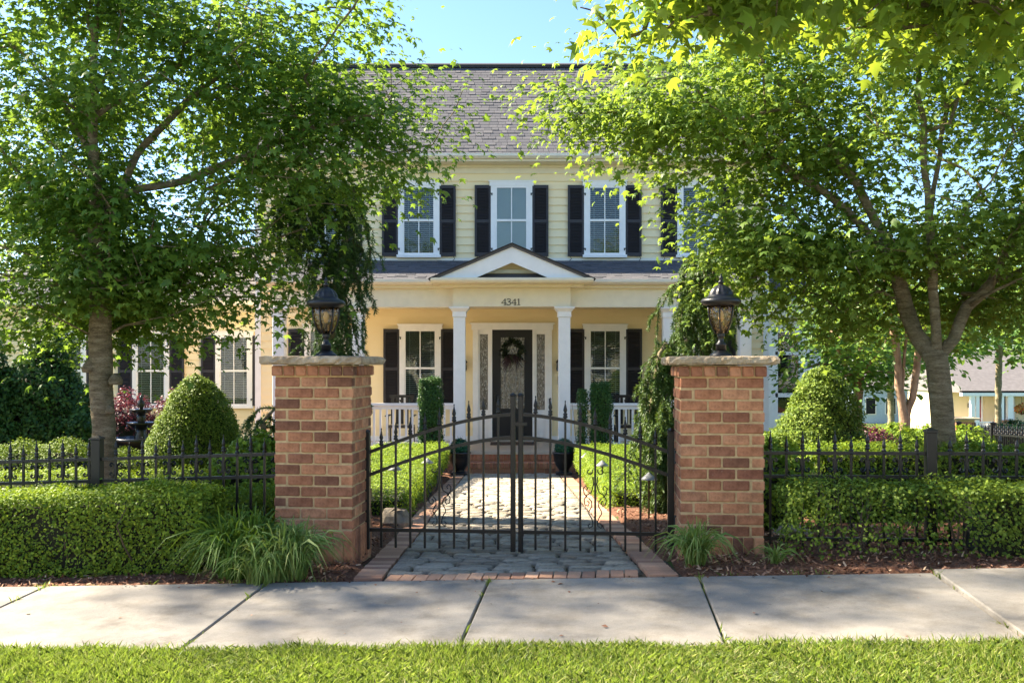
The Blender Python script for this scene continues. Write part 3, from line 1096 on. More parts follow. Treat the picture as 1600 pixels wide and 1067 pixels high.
def make_path():
    ys = np.concatenate([[6.2], np.arange(6.5, PATH_END + .01, 0.4), [PATH_END]])
    vs, fs = [], []
    for y in ys:
        for x in (-1.12, 1.12):
            u, v = uv(x, y)
            yy = y if v > V_FAR + 0.003 else xy(u, V_FAR + 0.003)[1]
            vs.append((x, max(yy, 0), gz(x, yy) - 0.005))
    for i in range(len(ys) - 1):
        fs.append((2 * i, 2 * i + 1, 2 * i + 3, 2 * i + 2))
    path = MB().add(vs, fs).build('garden_path', 'joint')
    tag(path, 'cobbled stone path with brick edging from the gate to the porch', 'path', kind='structure')
    R = random.Random(5)
    # cobble variants: irregular rounded blocks
    var = []
    for k in range(10):
        m = MB()
        rr = random.Random(k)
        nseg = 10
        ring = []
        for j in range(nseg):
            a = 2 * math.pi * j / nseg + 0.3
            c, s_ = math.cos(a), math.sin(a)
            e = 0.34
            x = math.copysign(abs(c) ** e, c) * 0.5 + rr.uniform(-.025, .025)
            y = math.copysign(abs(s_) ** e, s_) * 0.5 + rr.uniform(-.035, .035)
            ring.append((x, y))
        vv = [(x, y, -0.05) for x, y in ring] + [(x, y, 0.008 + rr.uniform(-.003, .003)) for x, y in ring] + \
             [(x * .86, y * .72, 0.021 + rr.uniform(-.004, .004)) for x, y in ring] + [(0, 0, 0.024)]
        ff = []
        for j in range(nseg):
            j2 = (j + 1) % nseg
            ff += [(j, j2, nseg + j2, nseg + j), (nseg + j, nseg + j2, 2 * nseg + j2, 2 * nseg + j), (2 * nseg + j, 2 * nseg + j2, 3 * nseg)]
        me = m.add(vv, ff).mesh('cobble', 'cobble', True)
        var.append(me)
    W = 0.885
    y = 6.56
    count = 0
    rest_v, rest_f = [], []
    while y < PATH_END - 0.1:
        d = R.uniform(0.115, 0.145)
        w = 1 - min(1, max(0, (y - 6.5) / 3.0))
        ang = -A * w
        x = -W
        off = R.uniform(0.0, 0.2)
        first = True
        while x < W - 0.04:
            ln = R.uniform(0.17, 0.34)
            if first:
                ln = 0.14 + off
                first = False
            if W - (x + ln) < 0.12:
                ln = W - x
            cx = x + ln / 2
            cy = y + d / 2 - math.tan(A * w) * cx + R.uniform(-.012, .012)
            sx, sy = ln - R.uniform(.008, .024), d - R.uniform(.012, .028)
            rz = ang + R.uniform(-.035, .035)
            z = gz(cx, cy) + R.uniform(-.004, .004)
            me = var[R.randrange(10)]
            fl = R.choice((0, math.pi))
            if count < 300:
                put('cobble', me, path, (cx, cy, z), (-0.056 if False else 0, 0, rz + fl), (sx, sy, 1))
            else:
                k = len(rest_v)
                c_, s_ = math.cos(rz + fl), math.sin(rz + fl)
                for q in me.vertices:
                    a, b = q.co.x * sx, q.co.y * sy
                    rest_v.append((cx + a * c_ - b * s_, cy + a * s_ + b * c_, z + q.co.z))
                rest_f += [tuple(i + k for i in p.vertices) for p in me.polygons]
            count += 1
            x += ln
        y += d
    o = MB().add(rest_v, rest_f).build('far_cobbles', 'cobble_far', path, True) if False else None
    mb = MB()
    mb.v, mb.f = rest_v, rest_f
    t = M['cobble'].copy()
    t.name = 'cobble_by_piece'
    nt = t.node_tree
    oi = [n for n in nt.nodes if n.type == 'OBJECT_INFO'][0]
    ge = nt.nodes.new('ShaderNodeNewGeometry')
    for l in list(oi.outputs['Random'].links):
        nt.links.new(ge.outputs['Random Per Island'], l.to_socket)
    M['cobble_far'] = t
    mb.build('cobbles', 'cobble_far', path, True, kind='stuff')
    # brick edging, laid crosswise
    bme = MB().bbox(-0.5, 0.5, -0.5, 0.5, -0.05, 0.02, 0.012).mesh('edging_brick', 'border_brick')
    for sgn in (-1, 1):
        y = 6.36 if sgn < 0 else 6.20
        while y < PATH_END - .02:
            x = sgn * (0.985 + R.uniform(-.006, .006))
            u, v = uv(x, y)
            if v > V_FAR + 0.055:
                put('edging_brick', bme, path, (x, y, gz(x, y) + R.uniform(-.004, .004)), (0, 0, R.uniform(-.03, .03)), (0.192, 0.092, 1))
            y += 0.1
    u = uv(-0.87, 6.3)[0] + 0.05
    while True:
        x, yy = xy(u, V_FAR + 0.105)
        if x > 0.87:
            break
        put('edging_brick', bme, path, (x, yy, gz(x, yy) + R.uniform(-.003, .003)), (0, 0, -A + R.uniform(-.03, .03)), (0.086, 0.19, 1))
        u += 0.094


make_path()


# ------------------------------------------------------------------ the house
YW = 21.4                     # front wall
HX = 5.72                     # half width of the main block
PZ = -0.28                    # porch floor
EAVE = 5.97
house = empty('house', (0, YW, -0.9), 'two storey cream clapboard house with black shutters and a columned front porch', 'house', world_parts=True)


def shingle_mesh(x0, x1, y0, z0, y1, z1, rows, tab, clip=None, seed=0, th=0.014):
    """courses of separate tabs on a slope that rises from (y0, z0) to (y1, z1)"""
    R = random.Random(seed)
    mb = MB()
    L = math.hypot(y1 - y0, z1 - z0)
    dy, dz = (y1 - y0) / L, (z1 - z0) / L
    ny, nz = -dz, dy
    ex = L / rows
    for r in range(rows):
        x = x0 - R.random() * tab
        s0, s1 = r * ex - 0.0, min((r + 1) * ex + 0.03, L)
        while x < x1:
            w = tab * R.uniform(0.55, 1.35)
            a, b = max(x, x0), min(x + w - 0.006, x1)
            if clip:
                a, b = clip(a, b, r / rows, s0)
            if b - a > 0.02:
                t = th * R.choice((0.9, 1.0, 1.9))
                q = []
                for s_, tt in ((s0, t), (s1, 0.002)):
                    for xx in (a, b):
                        q.append((xx, y0 + dy * s_ + ny * tt, z0 + dz * s_ + nz * tt))
                q += [(a, y0 + dy * s0 - ny * .003, z0 + dz * s0 - nz * .003), (b, y0 + dy * s0 - ny * .003, z0 + dz * s0 - nz * .003)]
                mb.add(q, [(0, 1, 3, 2), (4, 5, 1, 0), (4, 0, 2), (5, 3, 1)])
            x += w
    return mb


def boards(parent, x0, x1, z0, z1, y, ex=0.177, name='siding_board'):
    """lapped clapboards, each one a board; face towards -y"""
    me = MB().prismx([(0.0, 0.0), (0.0, ex + 0.015), (-0.003, ex + 0.015), (-0.034, 0.0)], x0, x1).mesh(name, 'siding')
    z = z0
    while z < z1 - 0.02:
        o = put(name, me, parent, (0, y, z))
        z += ex


def window(parent, x, z0, z1, y, dress='blind', w=0.92):
    """double-hung window with casing; the casing is the part, sash, pane, blind and sill its sub-parts"""
    h = w / 2
    c = MB()
    jw = 0.105
    c.box(x - h, x - h + jw, y - 0.075, y - 0.02, z0 + 0.06, z1 - 0.12)
    c.box(x + h - jw, x + h, y - 0.075, y - 0.02, z0 + 0.06, z1 - 0.12)
    c.box(x - h - 0.03, x + h + 0.03, y - 0.083, y - 0.02, z1 - 0.12, z1 - 0.025)
    c.box(x - h - 0.05, x + h + 0.05, y - 0.10, y - 0.02, z1 - 0.025, z1)
    win = c.build('window', 'white', parent)
    s = MB().box(x - h - 0.03, x + h + 0.03, y - 0.115, y - 0.02, z0, z0 + 0.06)
    s.build('sill', 'white', win)
    gx0, gx1 = x - h + jw, x + h - jw
    gz0, gz1 = z0 + 0.06, z1 - 0.12
    zm = (gz0 + gz1) / 2
    f = MB()
    for (a, b, yy) in ((gz0, zm + 0.02, y - 0.052), (zm - 0.02, gz1, y - 0.064)):
        e = 0.032
        f.box(gx0, gx0 + e, yy - 0.01, yy + 0.012, a, b)
        f.box(gx1 - e, gx1, yy - 0.01, yy + 0.012, a, b)
        f.box(gx0 + e, gx1 - e, yy - 0.01, yy + 0.012, a, a + 0.045)
        f.box(gx0 + e, gx1 - e, yy - 0.01, yy + 0.012, b - 0.045, b)
        f.box(x - 0.011, x + 0.011, yy - 0.006, yy + 0.008, a + 0.045, b - 0.045)
    f.build('sash', 'white', win)
    for (a, b, yy) in ((gz0 + .045, zm - .025, y - 0.05), (zm + .025, gz1 - .045, y - 0.062)):
        for (p0, p1) in ((gx0 + .032, x - .011), (x + .011, gx1 - .032)):
            MB().box(p0, p1, yy - 0.001, yy + 0.002, a, b).build('pane', 'glass', win)
    MB().box(gx0, gx1, y - 0.024, y - 0.021, gz0, gz1).build('window_backing', 'dark' if dress != 'shade' else 'shade', win)  # thin panel painted as unlit room; pale fabric for the shade dressing
    if dress == 'blind':
        b = MB()
        zz = gz0 + 0.03
        while zz < gz1 - 0.02:
            b.add([(gx0 + .01, y - .040, zz), (gx1 - .01, y - .040, zz), (gx1 - .01, y - .026, zz + 0.012), (gx0 + .01, y - .026, zz + 0.012),
                   (gx0 + .01, y - .040, zz + .003), (gx1 - .01, y - .040, zz + .003), (gx1 - .01, y - .026, zz + 0.015), (gx0 + .01, y - .026, zz + 0.015)],
                  [(0, 3, 2, 1), (4, 5, 6, 7), (0, 1, 5, 4), (1, 2, 6, 5), (2, 3, 7, 6), (3, 0, 4, 7)])
            zz += 0.045
        for xx in (gx0 + .12, gx1 - .12):
            b.box(xx - .004, xx + .004, y - .0425, y - .0405, gz0, gz1)
        b.build('blind', 'blind', win)
    return win


_shut = {}


def shutter(parent, x, z0, z1, y, w=0.36, hinge_side=1):
    key = round(z1 - z0, 3), w
    if key not in _shut:
        H = z1 - z0
        m = MB()
        e = 0.05
        m.box(-w / 2, -w / 2 + e, -0.06, -0.022, 0, H)
        m.box(w / 2 - e, w / 2, -0.06, -0.022, 0, H)
        for a, b in ((0, 0.08), (H * 0.47, H * 0.47 + 0.07), (H - 0.07, H)):
            m.box(-w / 2 + e, w / 2 - e, -0.058, -0.022, a, b)
        m.box(-w / 2 + e, w / 2 - e, -0.026, -0.023, 0, H)
        for a, b in ((0.08, H * 0.47), (H * 0.47 + 0.07, H - 0.07)):
            n = max(2, int((b - a) / 0.033))
            p = (b - a) / n
            for i in range(n):
                zz = a + i * p
                m.add([(-w / 2 + e, -0.055, zz + .002), (w / 2 - e, -0.055, zz + .002), (w / 2 - e, -0.028, zz + p * .95), (-w / 2 + e, -0.028, zz + p * .95),
                       (-w / 2 + e, -0.055, zz + .008), (w / 2 - e, -0.055, zz + .008)], [(0, 1, 5, 4), (4, 5, 2, 3)])
        hg = MB()
        for zz in (0.16, H - 0.2):
            hg.box(w / 2 - 0.01, w / 2 + 0.04, -0.09, -0.062, zz, zz + 0.02)
            hg.box(w / 2 + 0.012, w / 2 + 0.036, -0.088, -0.076, zz - 0.035, zz)
        _shut[key] = (m.mesh('shutter', 'shutter'), hg.mesh('hinge', 'iron'))
    me, hg = _shut[key]
    o = bpy.data.objects.new('shutter', me)
    COL.objects.link(o)
    o.parent = parent
    pw = Vector(parent['_w'])
    o.location = Vector((x, y, z0)) - pw
    h = bpy.data.objects.new('hinge', hg)
    COL.objects.link(h)
    h.parent = o
    if hinge_side < 0:
        h.rotation_euler = (0, 0, 0)
        h.scale = (-1, 1, 1)
    return o


def make_house():
    # body
    c = MB()
    c.box(-HX + .004, HX - .004, YW, YW + 6.9, -1.6, EAVE - 0.1)
    c.build('wall', 'siding', house)
    gb = MB()
    for sx in (-1, 1):
        q = [(YW + .02, EAVE - .1), (YW + 6.88, EAVE - .1), (YW + 3.43, EAVE - .1 + 3.43 * .80)]
        gb.prismx(q, sx * (HX - .03), sx * (HX - .006))
    gb.build('gable_wall', 'siding', house)
    boards(house, -HX + .1, HX - .1, PZ + 0.12, 5.66, YW)
    cb = MB()
    for sx in (-1, 1):
        cb.box(min(sx * HX, sx * (HX - .13)), max(sx * HX, sx * (HX - .13)), YW - 0.035, YW + 0.1, -0.9, 5.68)
    cb.build('corner_board', 'white', house)
    MB().box(-HX, HX, YW - 0.03, YW - 0.003, PZ + .005, PZ + 0.13).build('skirt_board', 'white', house)
    # frieze, soffit, gutter
    fr = MB()
    fr.box(-HX, HX, YW - 0.04, YW, 5.68, 5.86)
    fr.box(-HX - .02, HX + .02, YW - 0.075, YW - 0.04, 5.80, 5.86)
    fr.build('frieze', 'cream_trim', house)
    MB().box(-HX - .28, HX + .28, YW - 0.46, YW - 0.001, 5.862, 5.885).build('soffit', 'cream_trim', house)
    MB().prismx([(YW - .46, 5.885), (YW - .46, 6.0), (YW - .44, 6.0), (YW - .44, 5.885)], -HX - .28, HX + .28).build('fascia', 'gutter', house)
    MB().prismx([(YW - .465, 5.90), (YW - .53, 5.91), (YW - .575, 5.955), (YW - .575, 6.01), (YW - .56, 6.01), (YW - .55, 5.965), (YW - .52, 5.935), (YW - .465, 5.93)],
                -HX - .3, HX + .3).build('gutter', 'gutter', house)
    # main roof
    y0, z0 = YW - 0.50, 6.0
    d = 3.70
    y1, z1 = y0 + d, z0 + d * 0.833
    rf = MB()
    XR = HX + .3
    th = 0.12
    rf.prismx([(y0, z0 - .02), (y1, z1 - .02), (2 * y1 - y0, z0 - .02), (2 * y1 - y0, z0 - .02 - th), (y1, z1 - .02 - th), (y0 + .1, z0 - .02 - th + .08)], -XR, XR)
    roof = rf.build('roof', 'shingle', house)
    shingle_mesh(-XR - .02, XR + .02, y0 - .03, z0 - .02, y1, z1 - .01, 33, 0.19, seed=2, th=.009).build('shingles', 'shingle', roof, kind='stuff')
    MB().prismx([(y1 - .16, z1 - .10), (y1 - .16, z1 - .02), (y1, z1 + .06), (y1 + .16, z1 - .02), (y1 + .16, z1 - .1)], -XR - .03, XR + .03).build('ridge_vent', 'ridge', roof)
    rk = MB()
    for sx in (-1, 1):
        a, b = sorted((sx * (HX + .24), sx * (HX + .302)))
        rk.prismx([(y0 + .02, z0 - .05), (y1, z1 - .05), (2 * y1 - y0 - .02, z0 - .05), (2 * y1 - y0 - .02, z0 - .22), (y1, z1 - .23), (y0 + .02, z0 - .22)], a, b)
    rk.build('rake_board', 'white', roof)
    # upper windows
    for i, x in enumerate((-4.15, -2.07, -0.01, 2.06, 4.13)):
        window(house, x, 3.80, 5.51, YW - .02, 'shade' if i == 2 else 'blind')
        shutter(house, x - 0.64, 3.83, 5.41, YW - .02, 0.36, 1)
        shutter(house, x + 0.64, 3.83, 5.41, YW - .02, 0.36, -1)
    hook = MB().tube([(0, 0, 0), (0.0, -.05, 0.0), (0.03, -.06, -.06), (-.02, -.06, -.11), (-.05, -.05, -.12)], 0.007, 5).mesh('shutter_hook', 'iron')
    for x in (-4.15, -2.07, -0.01, 2.06, 4.13):
        for s in (-1, 1):
            put('shutter_hook', hook, house, (x + s * .77, YW - .05, 3.83))
    # lower windows
    for x in (-4.15, -2.04, 2.07, 4.15):
        window(house, x, 0.42, 2.33, YW - .02, 'blind')
        shutter(house, x - 0.64, 0.47, 2.22, YW - .02, 0.36, 1)
        shutter(house, x + 0.64, 0.47, 2.22, YW - .02, 0.36, -1)


make_house()


def make_entry():
    y = YW - .02
    s = MB()
    x0, x1 = -0.87, 0.885
    zt = 2.35
    # surround
    s.box(x0, x0 + 0.12, y - 0.07, y - .002, PZ + .02, zt - .15)
    s.box(x1 - 0.12, x1, y - 0.07, y - .002, PZ + .02, zt - .15)
    s.box(x0 - .03, x1 + .03, y - 0.08, y - .002, zt - .15, zt - .03)
    s.box(x0 - .06, x1 + .06, y - 0.10, y - .002, zt - .03, zt)
    for a in (-0.50, 0.455):
        s.box(a, a + 0.06, y - 0.065, y - .002, PZ + .02, zt - .15)
    sur = s.build('door_surround', 'white', house)
    for (a, b) in ((x0 + .12, -0.50), (0.515, x1 - .12)):
        p = MB()
        p.box(a, b, y - .035, y - .002, PZ + .02, 0.42)
        p.box(a + .05, b - .05, y - .048, y - .035, PZ + .10, 0.34)
        p.box(a, b, y - .035, y - .002, 2.10, zt - .15)
        p.box(a, a + .035, y - .035, y - .002, 0.42, 2.10)
        p.box(b - .035, b, y - .035, y - .002, 0.42, 2.10)
        p.build('sidelight', 'white', sur)
        MB().box(a + .035, b - .035, y - .02, y - .004, 0.42, 2.10).build('leaded_pane', 'leaded', sur)
        MB().box(a - .03, b + .03, y - .13, y - .036, PZ + .005, PZ + .035).build('threshold', 'iron', sur)
    # door leaf
    a, b = -0.44, 0.455
    d = MB()
    gl0, gl1, gz0, gz1 = -0.25, 0.275, 0.45, 2.03
    d.box(a, gl0, y - .045, y - .004, PZ + .03, zt - .15)
    d.box(gl1, b, y - .045, y - .004, PZ + .03, zt - .15)
    d.box(gl0, gl1, y - .045, y - .004, PZ + .03, gz0)
    d.box(gl0, gl1, y - .045, y - .004, gz1, zt - .15)
    d.box(gl0 - .02, gl1 + .02, y - .055, y - .045, PZ + .14, 0.28)
    door = d.build('front_door', 'black_door', house)
    door['label'] = 'black front door with tall leaded glass pane'
    MB().box(gl0, gl1, y - .03, y - .008, gz0, gz1).build('leaded_pane', 'leaded', door)
    le = MB()
    for zz in (gz0 + .08, gz0 + .78, gz1 - .09):
        le.box(gl0, gl1, y - .034, y - .030, zz, zz + .008)
    for xx in (gl0 + .06, gl1 - .068):
        le.box(xx, xx + .008, y - .0335, y - .0303, gz0, gz1)
    pts = [(0.012 + 0.17 * math.cos(t), y - .034, 1.12 + 0.42 * math.sin(t)) for t in np.linspace(0, 2 * math.pi, 25)]
    le.tube(pts, 0.006, 4)
    pts = [(0.012 + 0.08 * math.cos(t), y - .034, 1.12 + 0.25 * math.sin(t)) for t in np.linspace(0, 2 * math.pi, 21)]
    le.tube(pts, 0.006, 4)
    le.build('came', 'lamp_white', door)
    h = MB()
    h.box(-.40, -.36, y - .07, y - .046, 0.55, 0.80)
    h.tube([(-.38, y - .07, .60), (-.38, y - .12, .63), (-.38, y - .12, .73), (-.38, y - .07, .76)], 0.01, 6)
    h.build('handle', 'iron', door)
    # small fittings
    pl = MB().box(1.02, 1.17, y - .03, y - .004, 0.98, 1.16).build('plaque', 'plaque', house)
    MB().box(.82, .85, y - .09, y - .071, 0.56, 0.68).build('doorbell', 'black_door', house)
    for xx in (-1.06, 1.04):
        w = MB()
        w.box(xx - .04, xx + .04, y - .03, y - .004, 1.28, 1.45)
        w.lathe([(.02, -.16), (.06, -.14), (.05, .0), (.075, .03), (.02, .10), (.005, .14)], (xx, y - .12, 1.45), 8)
        w.box(xx - .01, xx + .01, y - .12, y - .03, 1.57, 1.59)
        w.build('wall_lantern', 'iron', house)


make_entry()


def make_porch():
    PX = 4.85
    yf = 18.92
    # floor and its brick base
    MB().box(-PX, PX, yf - .03, YW - .004, PZ - .06, PZ).build('porch_floor', 'porch_floor', house)
    MB().box(-PX + .03, PX - .03, yf + .02, YW - .01, -1.4, PZ - .061).build('porch_base', 'mortar', house)
    bk = MB()
    R = random.Random(2)
    # rowlock brick along the porch edge and the step
    def rowlock(x0, x1, y, z0, z1, pitch=.075):
        x = x0
        while x < x1 - .03:
            bk.bbox(x + .004, min(x + pitch, x1) - .004, y - .012 - R.random() * .004, y + .06, z0, z1, .004)
            x += pitch
    def courses(x0, x1, y, z0, n):
        for r in range(n):
            x = x0 - (0.1 if r % 2 else 0)
            while x < x1 - .02:
                a, b = max(x, x0), min(x + .2, x1)
                bk.bbox(a + .004, b - .004, y - .006, y + .06, z0 + r * .081 + .004, z0 + (r + 1) * .081 - .004, .004)
                x += .2
    rowlock(-PX + .03, PX - .03, yf, PZ - .165, PZ - .063)
    courses(-PX + .03, -1.02, yf, -1.06, 7)
    courses(1.02, PX - .03, yf, -1.06, 7)
    bk.build('porch_brick', 'step_brick', house, kind='stuff')
    bk = MB()
    ys = yf - .36
    zs = -0.48
    x0, x1 = -.97, .95
    MB().box(x0, x1, ys + .02, yf + .02, -1.1, zs - .005).build('step_core', 'mortar', house)
    def rl2():
        x = x0
        while x < x1 - .03:
            bk.bbox(x + .004, min(x + .075, x1) - .004, ys - .012, ys + .19, zs - .10, zs, .004)
            x += .075
        for r in range(2):
            x = x0 - (0.1 if r else 0)
            while x < x1 - .02:
                a, b = max(x, x0), min(x + .2, x1)
                bk.bbox(a + .004, b - .004, ys - .004, ys + .06, zs - .185 - r * .081, zs - .108 - r * .081, .004)
                x += .2
        x = x0
        while x < x1 - .03:
            bk.bbox(x + .004, min(x + .2, x1) - .004, ys + .20, yf - .015, zs - .08, zs - .002, .004)
            x += .2
        for r in range(2):
            x = x0 - (0.1 if r else 0)
            while x < x1 - .02:
                a, b = max(x, x0), min(x + .2, x1)
                bk.bbox(a + .004, b - .004, yf - .006, yf + .03, PZ - .25 - r * .081, PZ - .173 - r * .081, .004)
                x += .2
    rl2()
    bk.build('step', 'step_brick', house, kind='stuff')
    # columns
    yc = yf + .16
    zt = 2.56
    for x in (-4.62, -3.05, -1.035, 1.03, 3.11, 4.62):
        mid = abs(x) < 2
        yy = yc - (.12 if mid else 0)
        w = .115
        col = MB().bbox(x - w, x + w, yy - w, yy + w, PZ + .16, zt - .20, .008).build('column', 'white', house)
        MB().bbox(x - w - .035, x + w + .035, yy - w - .035, yy + w + .035, PZ, PZ + .16, .008).build('base', 'white', col)
        cp = MB()
        cp.box(x - w - .018, x + w + .018, yy - w - .018, yy + w + .018, zt - .20, zt - .10)
        q0, q1 = w + .02, w + .075
        cp.add([(x - q0, yy - q0, zt - .10), (x + q0, yy - q0, zt - .10), (x + q0, yy + q0, zt - .10), (x - q0, yy + q0, zt - .10),
                (x - q1, yy - q1, zt - .035), (x + q1, yy - q1, zt - .035), (x + q1, yy + q1, zt - .035), (x - q1, yy + q1, zt - .035)],
               [(0, 3, 2, 1), (0, 1, 5, 4), (1, 2, 6, 5), (2, 3, 7, 6), (3, 0, 4, 7), (4, 5, 6, 7)])
        cp.box(x - q1 - .006, x + q1 + .006, yy - q1 - .006, yy + q1 + .006, zt - .034, zt - .001)
        cp.build('capital', 'white', col)
    # beams
    for sx in (-1, 1):
        bm = MB()
        a, b = sorted((sx * 4.74, sx * 1.16))
        bm.box(a, b, yc - .10, yc + .10, zt, 2.93)
        a, b = sorted((sx * 4.74, sx * 4.54))
        bm.box(a, b, yc + .10, YW - .03, zt, 2.93)
        bm.build('porch_beam', 'cream_trim', house)
    cbm = MB().box(-1.155, 1.15, yc - .25, yc + .08, zt + .002, 2.93).build('portico_beam', 'cream_trim', house)
    MB().box(-4.54, 4.54, yc + .08, YW - .03, 2.66, 2.69).build('porch_ceiling', 'cream_trim', house)
    # cornices and gutters
    for a, b in ((-4.9, -1.402), (1.402, 4.9)):
        MB().box(a, b, yc - .20, yc + .1, 2.9305, 2.984).build('porch_cornice', 'cream_trim', house)
    pr = [(0, 0), (-.06, .01), (-.10, .05), (-.10, .105), (-.085, .105), (-.075, .06), (-.05, .03), (0, .03)]
    yg = yc - .28
    for a, b in ((-5.0, -1.561), (1.561, 5.0)):
        gt = MB()
        gt.prismx([(yg + p, 2.985 + q) for p, q in pr], a, b)
        gt.box(a, b, yg + .001, yg + .12, 2.985, 3.07)
        gt.build('porch_gutter', 'gutter', house)
    # porch roof
    y0, z0, y1, z1 = yc - .33, 3.05, YW + .02, 3.74
    rf = MB().prismx([(y0, z0), (y1, z1), (y1, z1 - .10), (y0 + .05, z0 - .06)], -4.98, 4.98)
    roof = rf.build('porch_roof', 'shingle', house)
    def clip(a, b, f, s):
        lim = 4.98 - f * 0.0
        return max(a, -lim), min(b, lim)
    shingle_mesh(-5.0, 5.0, y0 - .03, z0 + .004, y1 - .03, z1 + .002, 19, 0.19, clip, seed=5, th=.009).build('shingles', 'shingle', roof, kind='stuff')
    MB().prismx([(YW - .06, z1 - .03), (YW - .023, z1 + .06), (YW - .02, z1 + .06), (YW - .02, z1 - .03)], -5, 5).build('flashing', 'gutter', roof)
    # portico gable
    yp = yc - .62
    zb = 3.03
    hw, ap = 1.47, 3.70
    sl = (ap - zb - .05) / hw
    cor = MB()
    cor.box(-1.40, 1.40, yc - .42, yc + .06, 2.931, 2.985)
    cor.prismx([(yp - .02, 2.99), (yp - .10, 3.0), (yp - .13, 3.04), (yp - .13, 3.085), (yp - .02, 3.085)], -1.56, 1.56)
    cor.box(-1.55, 1.55, yp - .02, yc + .1, 2.986, 3.06)
    cor.build('portico_cornice', 'cream_trim', house)
    gr = MB()
    t = .045
    # roof planes running back into the porch roof
    gr.prism([(0, ap + .03), (-hw - .10, ap + .03 - (hw + .10) * sl), (-hw - .10, ap + .03 - (hw + .10) * sl - t), (0, ap + .03 - t), (hw + .10, ap + .03 - (hw + .10) * sl - t), (hw + .10, ap + .03 - (hw + .10) * sl)],
             yp - .10, YW - .6)
    gr.build('portico_roof', 'shingle', house)
    rb = MB()
    # raking white boards with an open triangle between them
    bw = 0.30
    o = ap - .02
    for s_ in (-1, 1):
        q = [(0, o), (s_ * hw, o - hw * sl), (s_ * (hw - bw / sl * 1.0), o - hw * sl), (0, o - bw)]
        rb.prism(q if s_ > 0 else q[::-1], yp - .06, yp - .01)
    rb.build('raking_board', 'white', house)
    gw = MB()
    gw.prism([(0, o - .02), (-hw + .05, zb + .04), (hw - .05, zb + .04)], yp + .20, yp + .23)
    gw.build('gable_face', 'siding', house)
    MB().box(-.85, .85, yp + .165, yp + .199, 3.20, 3.265).build('gable_trim', 'cream_trim', house)
    MB().prismx([(yp - .01, zb + .055), (yp + .20, zb + .16), (yp + .20, zb + .05)], -1.2, 1.2).build('pent_roof', 'shingle', house)
    MB().prism([(0, ap + .055), (-hw - .13, ap + .05 - (hw + .13) * sl), (-hw - .13, ap + .025 - (hw + .13) * sl), (0, ap + .031), (hw + .13, ap + .025 - (hw + .13) * sl), (hw + .13, ap + .05 - (hw + .13) * sl)], yp - .13, yp + .3).build('drip_edge', 'ridge', house)
    # house number, serif figures
    yn = yc - .252
    H = .118
    strokes = {
        '4': [([(.062, 0), (.062, 1)], .10), ([(.062, 1), (.0, .30)], .045), ([(.0, .30), (.088, .30)], .055), ([(.036, 0), (.088, 0)], .05)],
        '3': [([(.006, .84), (.02, .96), (.042, 1), (.066, .93), (.070, .78), (.055, .62), (.03, .54)], .075), ([(.03, .54), (.062, .46), (.076, .28), (.066, .09), (.038, 0), (.014, .03), (.002, .15)], .085)],
        '1': [([(.04, 0), (.04, 1)], .10), ([(.04, 1), (.016, .86)], .05), ([(.012, 0), (.068, 0)], .05)]}
    x = -.205
    for ch in '4341':
        dg = MB()
        for pts, w in strokes[ch]:
            dg.tube([(x + a * 1.12, yn - .004, 2.575 + .02 + b * H) for a, b in pts], w * H * .85, 6)
        dg.build('house_number', 'black_door', house)
        x += .098 if ch != '1' else .09
    # railings
    for (a, b) in ((-4.50, -3.17), (-2.93, -1.15), (1.145, 2.99), (3.23, 4.50)):
        rl = MB()
        rl.bbox(a, b, yc - .06, yc + .06, .60, .66, .01)
        rl.box(a, b, yc - .03, yc + .03, .54, .60)
        rail = rl.build('porch_railing', 'white', house)
        MB().box(a, b, yc - .03, yc + .03, PZ + .10, PZ + .16).build('bottom_rail', 'white', rail)
        me = MB().box(-.019, .019, -.019, .019, PZ + .16, .54).mesh('baluster', 'white')
        n = int((b - a) / .125)
        for i in range(n):
            o2 = bpy.data.objects.new('baluster', me)
            COL.objects.link(o2)
            o2.parent = rail
            o2.matrix_parent_inverse = Matrix.Identity(4)
            o2.location = (a + (i + .5) * (b - a) / n, yc, 0)


make_porch()


